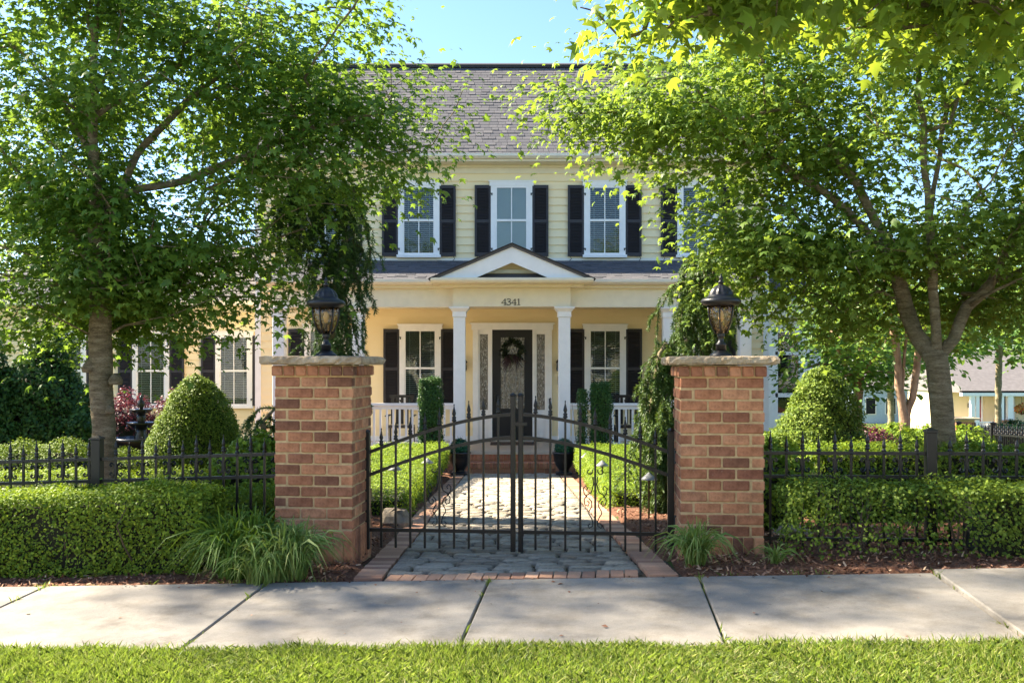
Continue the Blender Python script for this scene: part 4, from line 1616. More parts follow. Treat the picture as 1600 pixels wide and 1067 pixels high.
def make_wings():
    # left wing, one storey, set back
    yl = 24.0
    x0, x1 = -13.0, -HX + .01
    MB().box(x0, x1, yl, yl + 5, -1.8, 2.95).build('wing_wall', 'siding', house)
    boards(house, x0 + .05, x1 - .02, -.40, 2.7, yl, name='wing_siding_board')
    MB().box(x0, x1, yl - .04, yl - .002, 2.72, 2.95).build('wing_frieze', 'cream_trim', house)
    r = MB().prismx([(yl - .45, 2.98), (yl + 2.8, 4.7), (yl + 6, 2.98), (yl + 6, 2.85), (yl + 2.8, 4.58), (yl - .4, 2.88)], x0 - .3, x1 - .02).build('wing_roof', 'shingle', house)
    shingle_mesh(x0 - .3, x1 - .03, yl - .47, 2.985, yl + 2.8, 4.71, 18, .3, seed=8).build('shingles', 'shingle', r, kind='stuff')
    MB().box(x0 - .3, x1 - .02, yl - .54, yl - .45, 2.88, 2.985).build('wing_gutter', 'gutter', house)
    for x in (-11.07, -9.0, -6.93):
        window(house, x, .34, 2.26, yl - .02)
        shutter(house, x - .64, .40, 2.15, yl - .02, .36, 1)
        shutter(house, x + .64, .40, 2.15, yl - .02, .36, -1)
    # right wing: white screened room
    yr = 23.2
    a, b = HX - .01, 7.42
    w = MB()
    w.box(a, b, yr + .02, yr + 4, -1.8, 2.55)
    w.build('sunroom_wall', 'white', house)
    f = MB()
    px0, px1 = 6.42, 6.92
    f.box(a, px0 - .06, yr - .02, yr + .019, -.8, 2.55)
    f.box(px1 + .06, b + .01, yr - .02, yr + .019, -.8, 2.55)
    f.box(px0 - .06, px1 + .06, yr - .02, yr + .019, -.8, .26)
    f.box(px0 - .06, px1 + .06, yr - .02, yr + .019, .64, .74)
    f.box(px0 - .06, px1 + .06, yr - .02, yr + .019, 1.66, 1.74)
    f.box(px0 - .06, px1 + .06, yr - .02, yr + .019, 2.2, 2.55)
    f.box(px0 - .06, px0, yr - .02, yr + .019, .26, 2.2)
    f.box(px1, px1 + .06, yr - .02, yr + .019, .26, 2.2)
    f.box(b - .16, b + .02, yr - .045, yr - .021, -.8, 2.55)
    f.box(a + .1, a + .24, yr - .045, yr - .021, -.8, 2.55)
    f.build('sunroom_frame', 'white', house)
    for z0, z1 in ((.26, .64), (.74, 1.66), (1.74, 2.2)):
        MB().box(px0, px1, yr - .004, yr, z0, z1).build('sunroom_pane', 'glass', house)
    MB().box(px0, px1, yr + .012, yr + .018, .26, 2.2).build('sunroom_screen', 'dark', house)
    MB().box(a, b + .25, yr - .35, yr + .1, 2.55, 2.95).build('sunroom_beam', 'cream_trim', house)
    MB().box(a, b + .35, yr - .46, yr - .36, 2.9, 3.0).build('sunroom_gutter', 'gutter', house)
    r = MB().prismx([(yr - .42, 3.0), (yr + 2.4, 4.1), (yr + 5, 3.0), (yr + 5, 2.9), (yr - .42, 2.92)], a, b + .35).build('sunroom_roof', 'shingle', house)
    shingle_mesh(a, b + .36, yr - .44, 3.005, yr + 2.4, 4.11, 15, .3, seed=9).build('shingles', 'shingle', r, kind='stuff')
    MB().box(7.17, 7.21, yr - .07, yr - .046, .95, 1.05).build('door_latch', 'black_door', house)


make_wings()


# ------------------------------------------------------------------ brick gate pillars
def make_pillar(name, label, u, v, ztop, group='brick gate pillars', seed=1):
    x, y = xy(u, v)
    zb = gz(x, y)
    root = empty(name, (x, y, zb), label, 'pillar', group, -A)
    H = ztop - zb
    R = random.Random(seed)
    W = 0.595
    st = MB().bbox(-.0935, .0935, -.046, .046, -.0345, .0345, .006).mesh('brick', 'brick')
    hd = MB().bbox(-.040, .040, -.08, .08, -.036, .036, .006).mesh('corbel_brick', 'brick')
    so = MB().bbox(-.034, .034, -.046, .046, -.19, .10, .005).mesh('soldier_brick', 'brick')
    z_cap = H - .07
    z_cor = z_cap - .084
    c = .0815
    MB().box(-W / 2 + .006, W / 2 - .006, -W / 2 + .006, W / 2 - .006, -.1, z_cap - .002).build('mortar_core', 'mortar', root)
    mm = MB().box(-W / 2 - .01, W / 2 + .01, -W / 2 - .01, W / 2 + .01, z_cor + .004, z_cap - .001).build('corbel_mortar', 'mortar', root)

    def b(me, px, py, pz, rz, nm):
        put(nm, me, root, (px, py, pz), (R.uniform(-.008, .008), R.uniform(-.008, .008), rz + R.uniform(-.01, .01)))
    e = W / 2 - .046 + .002
    for k in range(14):
        z = z_cor - c * (k + .5)
        long_front = k % 2 == 0
        for s in (-1, 1):
            for i in range(3):
                t = (i - 1) * .2
                j = R.uniform(-.003, .003)
                if long_front:
                    b(st, t, s * (e + j), z, 0 if R.random() < .5 else math.pi, 'brick')
                else:
                    b(st, s * (e + j), t, z, math.pi / 2, 'brick')
            for i in range(2):
                t = (i - .5) * .2
                j = R.uniform(-.003, .003)
                if long_front:
                    b(st, s * (e + j), t, z, math.pi / 2, 'brick')
                else:
                    b(st, t, s * (e + j), z, 0, 'brick')
    for s in (-1, 1):
        for i in range(7):
            t = (i - 3) * .0905
            b(hd, t, s * (W / 2 - .052), z_cor + .042, 0, 'corbel_brick')
        for i in range(5):
            t = (i - 2) * .0905
            b(hd, s * (W / 2 - .052), t, z_cor + .042, math.pi / 2, 'corbel_brick')
    zs = z_cor - c * 14 - .104
    for s in (-1, 1):
        for i in range(8):
            b(so, (i - 3.5) * .0752, s * (e + .004), zs, 0, 'soldier_brick')
        for i in range(6):
            b(so, s * (e + .004), (i - 2.5) * .0752, zs, math.pi / 2, 'soldier_brick')
    # rock-faced cap stone
    n = 26
    m = MB()
    hw = .388
    rows = [(.006, .97), (.02, 1.0), (.045, 1.0), (.062, .985), (.067, .93)]
    pts = []
    for zz, k in rows:
        for i in range(4):
            for j in range(n):
                t = -1 + 2 * j / n
                if i == 0: p = (t, -1)
                elif i == 1: p = (1, t)
                elif i == 2: p = (-t, 1)
                else: p = (-1, -t)
                q = hw * k + R.uniform(-.012, .008) * (1 if 0 < zz < .068 else .6)
                pts.append((p[0] * q, p[1] * q, z_cap + zz + R.uniform(-.003, .003)))
    N4 = 4 * n
    fs = []
    for r in range(len(rows) - 1):
        for j in range(N4):
            fs.append((r * N4 + j, r * N4 + (j + 1) % N4, (r + 1) * N4 + (j + 1) % N4, (r + 1) * N4 + j))
    pts.append((0, 0, z_cap + .07))
    pts.append((0, 0, z_cap))
    for j in range(N4):
        fs.append(((len(rows) - 1) * N4 + j, (len(rows) - 1) * N4 + (j + 1) % N4, len(pts) - 2))
        fs.append(((j + 1) % N4, j, len(pts) - 1))
    m.add(pts, fs).build('cap_stone', 'stone', root)
    return root, (x, y)


UL, UR, VP_ = -2.121, 0.875, 7.283
pl_root, pl_xy = make_pillar('brick_pillar', 'tall red brick pillar with stone cap beside the large grass clump', UL, VP_, 1.487, seed=3)
pr_root, pr_xy = make_pillar('brick_pillar', 'tall red brick pillar with stone cap beside the thin twiggy hedge', UR, VP_, 1.484, seed=4)


def make_lantern(x, y, z, label):
    root = empty('post_lantern', (x, y, z), label, 'lantern', 'lanterns on the gate pillars')
    I = 'lamp_iron'
    fl = lambda i, j: 1 + (.05 if j % 2 else -.04)
    MB().lathe([(.083, 0), (.083, .012), (.06, .03), (.045, .045)], n=24, flute=fl).build('base', I, root, True)
    MB().lathe([(.04, .04), (.038, .085), (.043, .09), (.036, .10), (.022, .115), (.019, .14), (.026, .15), (.03, .158), (.024, .168), (.034, .178)], n=16).build('stem', I, root, True)
    MB().lathe([(.038, .176), (.06, .205), (.083, .26), (.096, .32), (.101, .378)], n=20).build('glass', 'amber', root, True)
    for k in range(6):
        a = k * math.pi / 3 + .22
        pr = [(.041, .174), (.063, .203), (.086, .258), (.099, .318), (.104, .384)]
        rib = MB().tube([(r * math.cos(a), r * math.sin(a), zz) for r, zz in pr], .006, 5)
        rib.build('rib', I, root, True)
    MB().lathe([(.012, .18), (.014, .25), (.012, .26)], n=8).build('socket', 'pot', root, True)
    MB().lathe([(.008, .255), (.02, .285), (.022, .31), (.014, .34), (.004, .355)], n=10).build('bulb', 'bulb', root, True)
    MB().lathe([(.10, .378), (.128, .386), (.146, .402), (.149, .418), (.138, .432), (.112, .442), (.094, .452), (.092, .462)], n=28).build('brim', I, root, True)
    MB().lathe([(.090, .456), (.082, .482), (.068, .505), (.046, .525), (.022, .538), (.014, .545)], n=28, flute=lambda i, j: 1 + (.035 if j % 2 else -.03)).build('dome', I, root)
    MB().lathe([(.012, .542), (.022, .553), (.024, .56), (.012, .568), (.010, .575), (.018, .585), (.013, .597), (.005, .606), (.007, .613), (.002, .62)], n=12).build('finial', I, root, True)
    return root


make_lantern(*xy(UL + .01, VP_), 1.483, 'black urn lantern with amber glass on the pillar above the large grass clump')
make_lantern(*xy(UR + .03, VP_), 1.480, 'black urn lantern with amber glass on the pillar beside the twiggy hedge')


# ------------------------------------------------------------------ wrought-iron gate and fence (built in the street frame)
def finial_mesh():
    m = MB()
    m.lathe([(.009, -.004), (.018, .0), (.018, .010), (.012, .016), (.017, .024), (.017, .030), (.009, .038), (.013, .05), (.0155, .058), (.011, .08), (.006, .10), (.003, .118), (.006, .124), (.002, .134)], n=8)
    return m.mesh('finial', 'iron', True)


FIN = finial_mesh()


def spiral(cx, cz, r0, r1, a0, a1, n=16):
    return [(cx + (r0 + (r1 - r0) * i / n) * math.cos(a0 + (a1 - a0) * i / n), 0, cz + (r0 + (r1 - r0) * i / n) * math.sin(a0 + (a1 - a0) * i / n)) for i in range(n + 1)]


def arch(f):
    return f + .75 * (math.sin(f * math.pi / 2) - f)


def make_gate(label, u_hinge, u_stile, v, z_h_top, z_h_bot):
    sgn = 1 if u_stile > u_hinge else -1
    x, y = xy(u_hinge, v)
    root = empty('garden_gate', (x, y, 0), label, 'gate', 'pair of iron garden gates', -A)
    w = abs(u_stile - u_hinge)
    X = lambda f: sgn * w * f
    zu0, zu1 = z_h_top - .165, 1.037
    MB().bbox(-.024, .024, -.024, .024, z_h_bot, z_h_top, .004).build('hinge_post', 'iron', root)
    MB().lathe([(.03, 0), (.03, .008), (.022, .016), (.006, .022)], (0, 0, z_h_top), 4).build('post_cap', 'iron', root)
    MB().bbox(X(1) - .019, X(1) + .019, -.019, .019, -.028, 1.18, .003).build('stile', 'iron', root)
    MB().lathe([(.026, 0), (.026, .006), (.02, .016), (.006, .022)], (X(1), 0, 1.18), 10).build('stile_cap', 'lamp_iron', root, True)
    n = 14
    for nm, dz in (('arched_rail', 0.0), ('arched_rail', -.178)):
        r = MB()
        for i in range(n):
            f0, f1 = i / n, (i + 1) / n
            r.bar((X(f0), 0, zu0 + dz + (zu1 - zu0) * arch(f0)), (X(f1 + .004), 0, zu0 + dz + (zu1 - zu0) * arch(f1 + .004)), .026, .026)
        r.build(nm, 'iron', root)
    MB().box(min(0, X(1)), max(0, X(1)), -.0125, .0125, .113, .139).build('bottom_rail', 'iron', root)
    for i in range(1, 10):
        f = i / 10
        zt = zu0 + (zu1 - zu0) * arch(f) + .02
        p = MB().box(X(f) - .0082, X(f) + .0082, -.0082, .0082, -.012, zt).build('picket', 'iron', root)
        o = put('finial', FIN, p, (X(f), 0, zt))
        if i == 5:
            sc = MB()
            for s in (-1, 1):
                zc = .50
                path = spiral(X(f) + s * .045, zc + .10, .008, .028, math.pi * (.5 if s > 0 else .5), math.pi * .5 + s * (-1) * 5.2)
                sc.tube(path, .0045, 5)
                q = [(X(f) + s * a, -.004, b) for a, b in ((.018, .56), (.012, .50), (.03, .44), (.062, .42), (.085, .385), (.08, .345), (.055, .335), (.045, .36), (.06, .375))]
                sc.tube(q, .0045, 5)
                q = [(X(f) + s * a, -.004, b) for a, b in ((.05, .395), (.028, .37), (.026, .33), (.045, .30), (.05, .275), (.03, .245), (.018, .21), (.02, .18), (.045, .165), (.055, .185), (.04, .20))]
                sc.tube(q, .0045, 5)
                q = [(X(f) + s * a, -.004, b) for a, b in ((.06, .40), (.085, .43), (.092, .47), (.072, .49), (.058, .47), (.068, .455))]
                sc.tube(q, .0045, 5)
            sc.build('scroll', 'iron', p, True)
    hg = MB()
    for zz in (.16, z_h_top - .24):
        a, b = sorted((0.0, -sgn * .05))
        hg.box(a, b, -.02, .028, zz, zz + .10)
        hg.lathe([(.016, 0), (.016, .12)], (-sgn * .035, -.012, zz - .01), 8)
    hg.build('hinge', 'iron', root)
    return root


g1 = make_gate('arched black iron gate leaf hinged to the pillar by the large grass clump', -1.822, -.667, 7.42, .891, -.026)
g2 = make_gate('arched black iron gate leaf with cane bolt, hinged to the pillar by the twiggy hedge', .5436, -.6075, 7.42, .915, .0)
cb = MB()
cb.lathe([(.006, -.085), (.006, .45)], (-1.151 + .012, -.03, 0), 8)
cb.tube([(-1.139, -.03, .45), (-1.139, -.06, .45), (-1.139, -.075, .44)], .006, 6)
cb.box(-1.155, -1.125, -.034, -.0195, .10, .14)
cb.build('cane_bolt', 'iron', g2)
lt = MB().box(-1.20, -1.10, -.035, -.02, .95, .975).build('latch', 'iron', g2)


def make_fence(name, label, p0, p1, z0, z1, pitch, posts, scrolls=True, hang=.70, offset=.05, group='iron fences', tall=True):
    """straight run of pickets from p0 to p1 (x, y); z0, z1 heights of the top rail at its ends"""
    p0, p1 = Vector((*p0, 0)), Vector((*p1, 0))
    L = (p1 - p0).length
    ang = math.atan2((p1 - p0).y, (p1 - p0).x)
    root = empty(name, (p0.x, p0.y, 0), label, 'fence', group, ang)
    zz = lambda s: z0 + (z1 - z0) * s / L
    for dz in (0, -.172, -.172 - .46):
        MB().bar((0, 0, z0 + dz), (L, 0, z1 + dz), .026, .024).build('rail', 'iron', root)
    for s in posts:
        po = MB().bbox(s - .037, s + .037, -.037, .037, zz(s) - 1.0, zz(s) + .155, .004).build('post', 'iron', root)
        MB().add([(s - .042, -.042, zz(s) + .1555), (s + .042, -.042, zz(s) + .1555), (s + .042, .042, zz(s) + .1555), (s - .042, .042, zz(s) + .1555),
                  (s - .042, -.042, zz(s) + .17), (s + .042, -.042, zz(s) + .17), (s + .042, .042, zz(s) + .17), (s - .042, .042, zz(s) + .17), (s, 0, zz(s) + .19)],
                 [(0, 3, 2, 1), (0, 1, 5, 4), (1, 2, 6, 5), (2, 3, 7, 6), (3, 0, 4, 7), (4, 5, 8), (5, 6, 8), (6, 7, 8), (7, 4, 8)]).build('post_cap', 'lamp_iron', po)
    me = {k: MB().box(-.0082, .0082, -.0082, .0082, -hang, e).mesh('picket', 'iron') for k, e in ((0, .03), (1, -.012))}
    sm = MB()
    for s in (-1, 1):
        for top in (-1, 1):
            zc = -.086
            sm.tube([(s * .010, -.002, zc), (s * .011, -.002, zc + top * .025), (s * .022, -.002, zc + top * .045), (s * .040, -.002, zc + top * .050), (s * .050, -.002, zc + top * .036), (s * .042, -.002, zc + top * .024), (s * .033, -.002, zc + top * .032)], .0075, 5)
        sm.box(s * .009 - .002, s * .009 + .004, -.006, .006, -.115, -.057)
    smesh = sm.mesh('scroll', 'iron')
    s, i = offset, 0
    while s < L - .02:
        if min([abs(s - q) for q in posts] + [9]) > .045:
            k = i % 2
            o = put('picket', me[k], root, (s, 0, zz(s)))
            f = put('finial', FIN, o, (0, 0, .03 if k == 0 else -.006))
            if scrolls and k == 0:
                put('scroll', smesh, o)
        s += pitch
        i += 1
    return root


VF = 7.25
make_fence('iron_fence', 'black spear-topped iron fence with scrolls behind the dense lime-green hedge', xy(-2.42, VF), xy(-7.6, VF), .733, .541, .1095, (1.526, 3.9), offset=.06)
make_fence('iron_fence', 'black spear-topped iron fence with scrolls behind the twiggy hedge', xy(1.175, VF), xy(5.6, VF), .768, .79, .1165, (1.231, 3.6), offset=.085)
make_fence('iron_fence', 'distant black iron fence in front of the dark round shrub', (8.0, 17.2), (6.15, 11.0), .23, .57, .14, (.03, 3.2, 6.1), scrolls=False, hang=.8)


# ------------------------------------------------------------------ clipped hedges and shrubs
def make_plants():
    sl = .035
    hedge('clipped_hedge', 'dense lime-topped hedge along the sidewalk beside the large grass clump', -8.2, -2.83, 6.60, 7.16, .64, 90000, .025, rz=-A, slope=sl, amp=.03)
    def thin(p):
        keep = 0.28 + 0.72 * sstep(-1.15, -.3, p[:, 0])
        low = sstep(0.05, .30, p[:, 2])
        return RNG.random(len(p)) < keep * (0.35 + .65 * low)
    hedge('clipped_hedge', 'thin twiggy hedge along the sidewalk beside the brick pillar', 1.26, 5.2, 6.55, 7.15, .49, 52000, .028, mat='box_leaf', rz=-A, slope=.02, sparse=thin, core=-.75, amp=.03)
    hedge('clipped_hedge', 'low hedge just behind the iron fence next to the brick pillar', -3.7, -2.5, 7.5, 8.1, .52, 22000, .024, rz=-A, slope=sl)
    hedge('clipped_hedge', 'low hedge behind the fence in front of the black fountain', -7.2, -3.55, 8.6, 9.3, .66, 34000, .026, rz=-A, slope=.02)
    hedge('clipped_hedge', 'low box hedge on the path side under the tall square shrub, beside the boulder', -2.45, -1.14, 10.5, 17.3, .43, 56000, .026)
    hedge('clipped_hedge', 'low box hedge with sunlit side along the path, beside the drooping conifer', 1.13, 2.3, 11.1, 17.3, .43, 56000, .026)
    hedge('clipped_hedge', 'low bright hedge behind the fence near the big maple with three stems', 2.75, 5.2, 8.7, 9.3, .70, 30000, .028, mat='hedge_leaf')
    # rounded cones of box
    cone = [(0.56, 0.0), (.60, .25), (.585, .55), (.52, .85), (.41, 1.15), (.26, 1.42), (.12, 1.58), (0.0, 1.64)]
    shrub('boxwood_cone', 'large rounded cone of clipped boxwood next to the black fountain', -3.62, 11.0, cone, 60000, .026, 'box_leaf', core=.86, amp=.018, depth=.07)
    shrub('boxwood_cone', 'large rounded cone of clipped boxwood in front of the white sunroom', 3.60, 11.2, [(r * .98, z * 1.03) for r, z in cone], 42000, .032, 'box_leaf', core=.82, amp=.035, depth=.12)
    glob = [(.05, 0), (.33, .12), (.43, .34), (.40, .55), (.27, .72), (.10, .80), (0, .81)]
    for px, Z, lab in ((32, 10.2, 'small clipped globe shrub at the far left behind the fence'), (100, 10.2, 'small clipped globe shrub left of the maple trunk behind the fence')):
        p = P(px, 700, Z)
        shrub('globe_shrub', lab, p.x, p.y, [(r * 1.1, z * 1.22) for r, z in glob], 16000, .024, 'box_leaf', group='globe shrubs by the maple')
    p = P(176, 700, 10.8)
    shrub('globe_shrub', 'small clipped globe shrub right of the maple trunk behind the fence', p.x, p.y, glob, 12000, .024, 'box_leaf', group='globe shrubs by the maple')
    arb = [(.55, 0), (.64, .4), (.62, .9), (.52, 1.4), (.36, 1.85), (.16, 2.2), (0, 2.35)]
    for px, Z, s, lab in ((72, 12.6, 1.0, 'dark feathery arborvitae behind the globe shrubs'), (-30, 12.2, .95, 'dark feathery arborvitae cut by the left edge of the picture'), (128, 12.3, .55, 'low dark arborvitae close behind the maple trunk')):
        p = P(px, 700, Z)
        shrub('arborvitae', lab, p.x, p.y, [(r * s, z * s) for r, z in arb], int(26000 * s), .05, 'arbor', amp=.06, k=4, depth=.16, group='dark evergreens on the left')
    lor = [(.1, 0), (.38, .25), (.46, .6), (.38, .95), (.2, 1.15), (0, 1.22)]
    for px, Z, lab in ((193, 14.2, 'purple-leaved shrub left of the fountain under the wing window'), (272, 14.4, 'purple-leaved shrub right of the fountain under the wing window')):
        p = P(px, 700, Z)
        shrub('purple_shrub', lab, p.x, p.y, [(r * 1.05, z * 1.18) for r, z in lor], 9000, .04, 'purple', amp=.07, depth=.2, group='purple shrubs by the fountain')
    # square topiaries by the porch
    p = P(672, 700, 17.7)
    hedge('column_shrub', 'tall narrow square-clipped shrub in front of the left porch railing', p.x - .20, p.x + .20, p.y - .18, p.y + .18, 1.80, 24000, .03, mat='arbor')['category'] = 'shrub'
    for i, (px, w, h) in enumerate(((938, .36, 1.72), (910, .17, 1.6))):
        p = P(px, 700, 17.7)
        hedge('column_shrub', ('broad clipped upright shrub in front of the right porch railing', 'slim upright shrub stem group beside the right porch column')[i],
              p.x - w / 2, p.x + w / 2, p.y - .16, p.y + .16, h, 18000 if i == 0 else 7000, .03, mat='arbor')['category'] = 'shrub'
    # right-hand shrubs
    rnd = [(.1, 0), (.5, .2), (.62, .55), (.5, .9), (.25, 1.1), (0, 1.16)]
    for px, Z, s, mat, lab in ((1348, 12.4, .85, 'purple', 'bronze-leaved shrub right of the boxwood cone'),
                               (1392, 13.0, .88, 'hedge_leaf', 'round green shrub at the foot of the crape myrtle'),
                               (1502, 13.0, .85, 'hedge_leaf', 'round green shrub just right of the forked maple trunk'),
                               (1448, 13.6, .85, 'hedge_leaf', 'round green shrub hidden behind the forked maple trunk'),
                               (1210, 11.8, .8, 'box_leaf', 'dark shrub between the brick pillar and the boxwood cone'),
                               (1578, 18.5, .92, 'arbor', 'large dark round shrub behind the distant fence')):
        p = P(px, 700, Z)
        shrub('round_shrub', lab, p.x, p.y, [(r * s, z * s) for r, z in rnd], int(11000 * s), .042, mat, amp=.06, depth=.16)
    for px, Z, s, lab in ((1195, 8.4, .62, 'leafy shrub right behind the brick pillar and fence'), (405, 9.5, .8, 'light green shrub half hidden behind the brick pillar')):
        p = P(px, 700, Z)
        shrub('leafy_shrub', lab, p.x, p.y, [(r * s, z * s * 1.1) for r, z in rnd], 6000, .05, 'hedge_leaf', amp=.06, depth=.16)


make_plants()


def blades(name, label, cx, cy, n, length, spread, mat, width=.011, seed=0, cat='grass clump', droop=1.0, parent=None, rbase=.10):
    R = np.random.default_rng(seed)
    z = gz(cx, cy) + .02
    root = empty(name, (cx, cy, z), label, cat)
    a = R.random(n) * 2 * math.pi
    L = length * (.55 + .6 * R.random(n))
    out = spread * (.12 + .95 * R.random(n) ** .8)
    r0 = rbase * np.sqrt(R.random(n))
    a0 = R.random(n) * 2 * math.pi
    S = 6
    t = np.linspace(0, 1, S)[None]
    hz = L[:, None] * out[:, None] * t ** 1.35
    vt = L[:, None] * (np.sin(np.minimum(t * (1.5 + .0 * t), 1.5)) * .95 - droop * out[:, None] * .85 * t ** 2.6)
    d = np.stack([np.cos(a), np.sin(a)], 1)
    px = (r0 * np.cos(a0))[:, None] + d[:, 0:1] * hz
    py = (r0 * np.sin(a0))[:, None] + d[:, 1:2] * hz
    w = width * (.7 + .6 * R.random(n))[:, None] * np.array([.8, 1, 1, .85, .55, .06])[None]
    sd = np.stack([-d[:, 1], d[:, 0]], 1)
    tw = R.normal(size=(n, 1)) * .4
    lft = np.stack([px - sd[:, 0:1] * w / 2, py - sd[:, 1:2] * w / 2, np.maximum(vt, -.01) + tw * w], -1)
    rgt = np.stack([px + sd[:, 0:1] * w / 2, py + sd[:, 1:2] * w / 2, np.maximum(vt, -.01) - tw * w], -1)
    V = np.stack([lft, rgt], 2).reshape(-1, 3)
    b = (np.arange(n) * S * 2)[:, None, None]
    f = np.array([[2 * i, 2 * i + 1, 2 * i + 3, 2 * i + 2] for i in range(S - 1)])[None]
    np_obj('blades', V, (b + f).reshape(-1, 4), mat, root)
    return root


def clump_at(px, py_, Z, **k):
    p = P(px, 0, Z)
    return blades(cx=p.x, cy=p.y, **k)


clump_at(378, 0, 6.78, name='grass_clump', label='large dark liriope clump in front of the brick pillar, at the hedge end', n=1100, length=.56, spread=.9, mat='liriope', seed=1, rbase=.16)
clump_at(452, 0, 6.62, name='grass_clump', label='paler arching grass clump against the base of the brick pillar', n=560, length=.48, spread=.85, mat='dry_grass', seed=2, width=.009, rbase=.12)
clump_at(408, 0, 6.50, name='grass_clump', label='short pale grass tuft spilling onto the sidewalk between the larger clumps', n=260, length=.34, spread=.95, mat='dry_grass', seed=7, width=.008, rbase=.10)
clump_at(1086, 0, 6.50, name='grass_clump', label='bright green grass clump at the foot of the pillar beside the path', n=300, length=.38, spread=.85, mat='dry_grass', seed=3, width=.009, rbase=.06)
clump_at(1212, 0, 6.45, name='grass_clump', label='small grass tuft in the mulch under the twiggy hedge', n=70, length=.20, spread=.9, mat='dry_grass', seed=4, width=.007, rbase=.03)


def make_lawn():
    R = np.random.default_rng(9)
    n = 90000
    u = R.uniform(-3.6, 3.2, n)
    v = 3.75 + (V_NEAR + .015 + .03 * np.sin(u * 3.1) * np.sin(u * 7.7 + 1) + .05 * R.random(n) ** 3 - 3.75) * R.random(n) ** .8
    m = 300
    jj = np.array([-3.79, -2.224, -0.7225, 0.6416, 2.105])
    u[:m // 2] = R.choice(jj, m // 2) + R.normal(size=m // 2) * .006
    v[:m // 2] = V_NEAR + (V_FAR - V_NEAR) * R.choice([.08, .22, .74, .93, .97], m // 2) + R.normal(size=m // 2) * .025
    cl = R.choice(R.uniform(-4, 3.6, 14), m - m // 2)
    u[m // 2:m] = np.where(np.abs(cl + .57) < 1.0, cl - 2.2, cl) + R.normal(size=m - m // 2) * .03
    v[m // 2:m] = V_FAR + .01 + .03 * R.random(m - m // 2)
    x, y = xy(u, v)
    z = G(x, y)
    h = .028 + .036 * R.random(n) * (0.7 + .5 * np.sin(u * 2.3) * np.sin(u * 5.1 + v * 3))
    lean = R.normal(size=(n, 2)) * .028
    a = R.random(n) * math.pi
    w = .0022 + .0018 * R.random(n)
    dx, dy = np.cos(a) * w, np.sin(a) * w
    V = np.stack([np.stack([x - dx, y - dy, z - .01], 1), np.stack([x + dx, y + dy, z - .01], 1),
                  np.stack([x + dx * .8 + lean[:, 0] * .4, y + dy * .8 + lean[:, 1] * .4, z + h * .6], 1),
                  np.stack([x + lean[:, 0], y + lean[:, 1], z + h], 1),
                  np.stack([x - dx * .8 + lean[:, 0] * .4, y - dy * .8 + lean[:, 1] * .4, z + h * .6], 1)], 1).reshape(-1, 3)
    F = (np.arange(n) * 5)[:, None] + np.arange(5)[None]
    o = np_obj('verge_grass', V, F, 'grass')
    tag(o, 'sunlit mown grass of the verge along the sidewalk', 'grass', kind='stuff')


make_lawn()


# ------------------------------------------------------------------ small garden things
def make_fountain():
    p = P(220.6, 0, 12.0)
    z = gz(p.x, p.y)
    root = empty('fountain', (p.x, p.y, z), 'black three-tiered fountain between the maple trunk and the boxwood cone', 'fountain')
    H = 1.02 - z
    sc = lambda i, j: 1 + (.05 if j % 2 else -.05)
    k = H - 1.30
    MB().lathe([(.30, -.05), (.30, .06), (.22, .10), (.13, .2), (.11, .35 + k), (.15, .5 + k), (.12, .56 + k)], n=20).build('pedestal', 'fountain', root, True)
    MB().lathe([(.11, .60 + k), (.22, .63 + k), (.30, .70 + k), (.335, .755 + k), (.345, .79 + k), (.325, .795 + k), (.29, .74 + k), (.1, .68 + k)], n=24, flute=sc).build('bowl', 'fountain', root, True)
    MB().lathe([(.09, .67 + k), (.07, .73 + k), (.085, .80 + k), (.06, .86 + k), (.07, .90 + k)], n=14).build('baluster', 'fountain', root, True)
    MB().lathe([(.05, .90 + k), (.12, .925 + k), (.168, .965 + k), (.175, .985 + k), (.155, .98 + k), (.06, .94 + k)], n=20, flute=sc).build('bowl', 'fountain', root, True)
    MB().lathe([(.05, .94 + k), (.045, 1.0 + k), (.06, 1.05 + k), (.04, 1.09 + k)], n=12).build('baluster', 'fountain', root, True)
    MB().lathe([(.04, 1.085 + k), (.09, 1.10 + k), (.13, 1.13 + k), (.135, 1.15 + k), (.115, 1.145 + k), (.04, 1.12 + k)], n=20, flute=sc).build('bowl', 'fountain', root, True)
    MB().lathe([(.03, 1.12 + k), (.022, 1.16 + k), (.045, 1.20 + k), (.04, 1.24 + k), (.015, 1.27 + k), (.025, 1.29 + k), (.003, 1.32 + k)], n=12).build('finial', 'fountain', root, True)
    w = MB()
    for a in np.linspace(0, 6.28, 9)[:-1]:
        for r, z0, z1 in ((.16, .97 + k, .79 + k), (.12, 1.14 + k, .98 + k)):
            q = [(r * math.cos(a), r * math.sin(a), z0), ((r + .02) * math.cos(a), (r + .02) * math.sin(a), z0 - .02), ((r + .035) * math.cos(a), (r + .035) * math.sin(a), z1)]
            w.tube(q, .0025, 4)
    w.build('water', 'glass', root, True)


make_fountain()


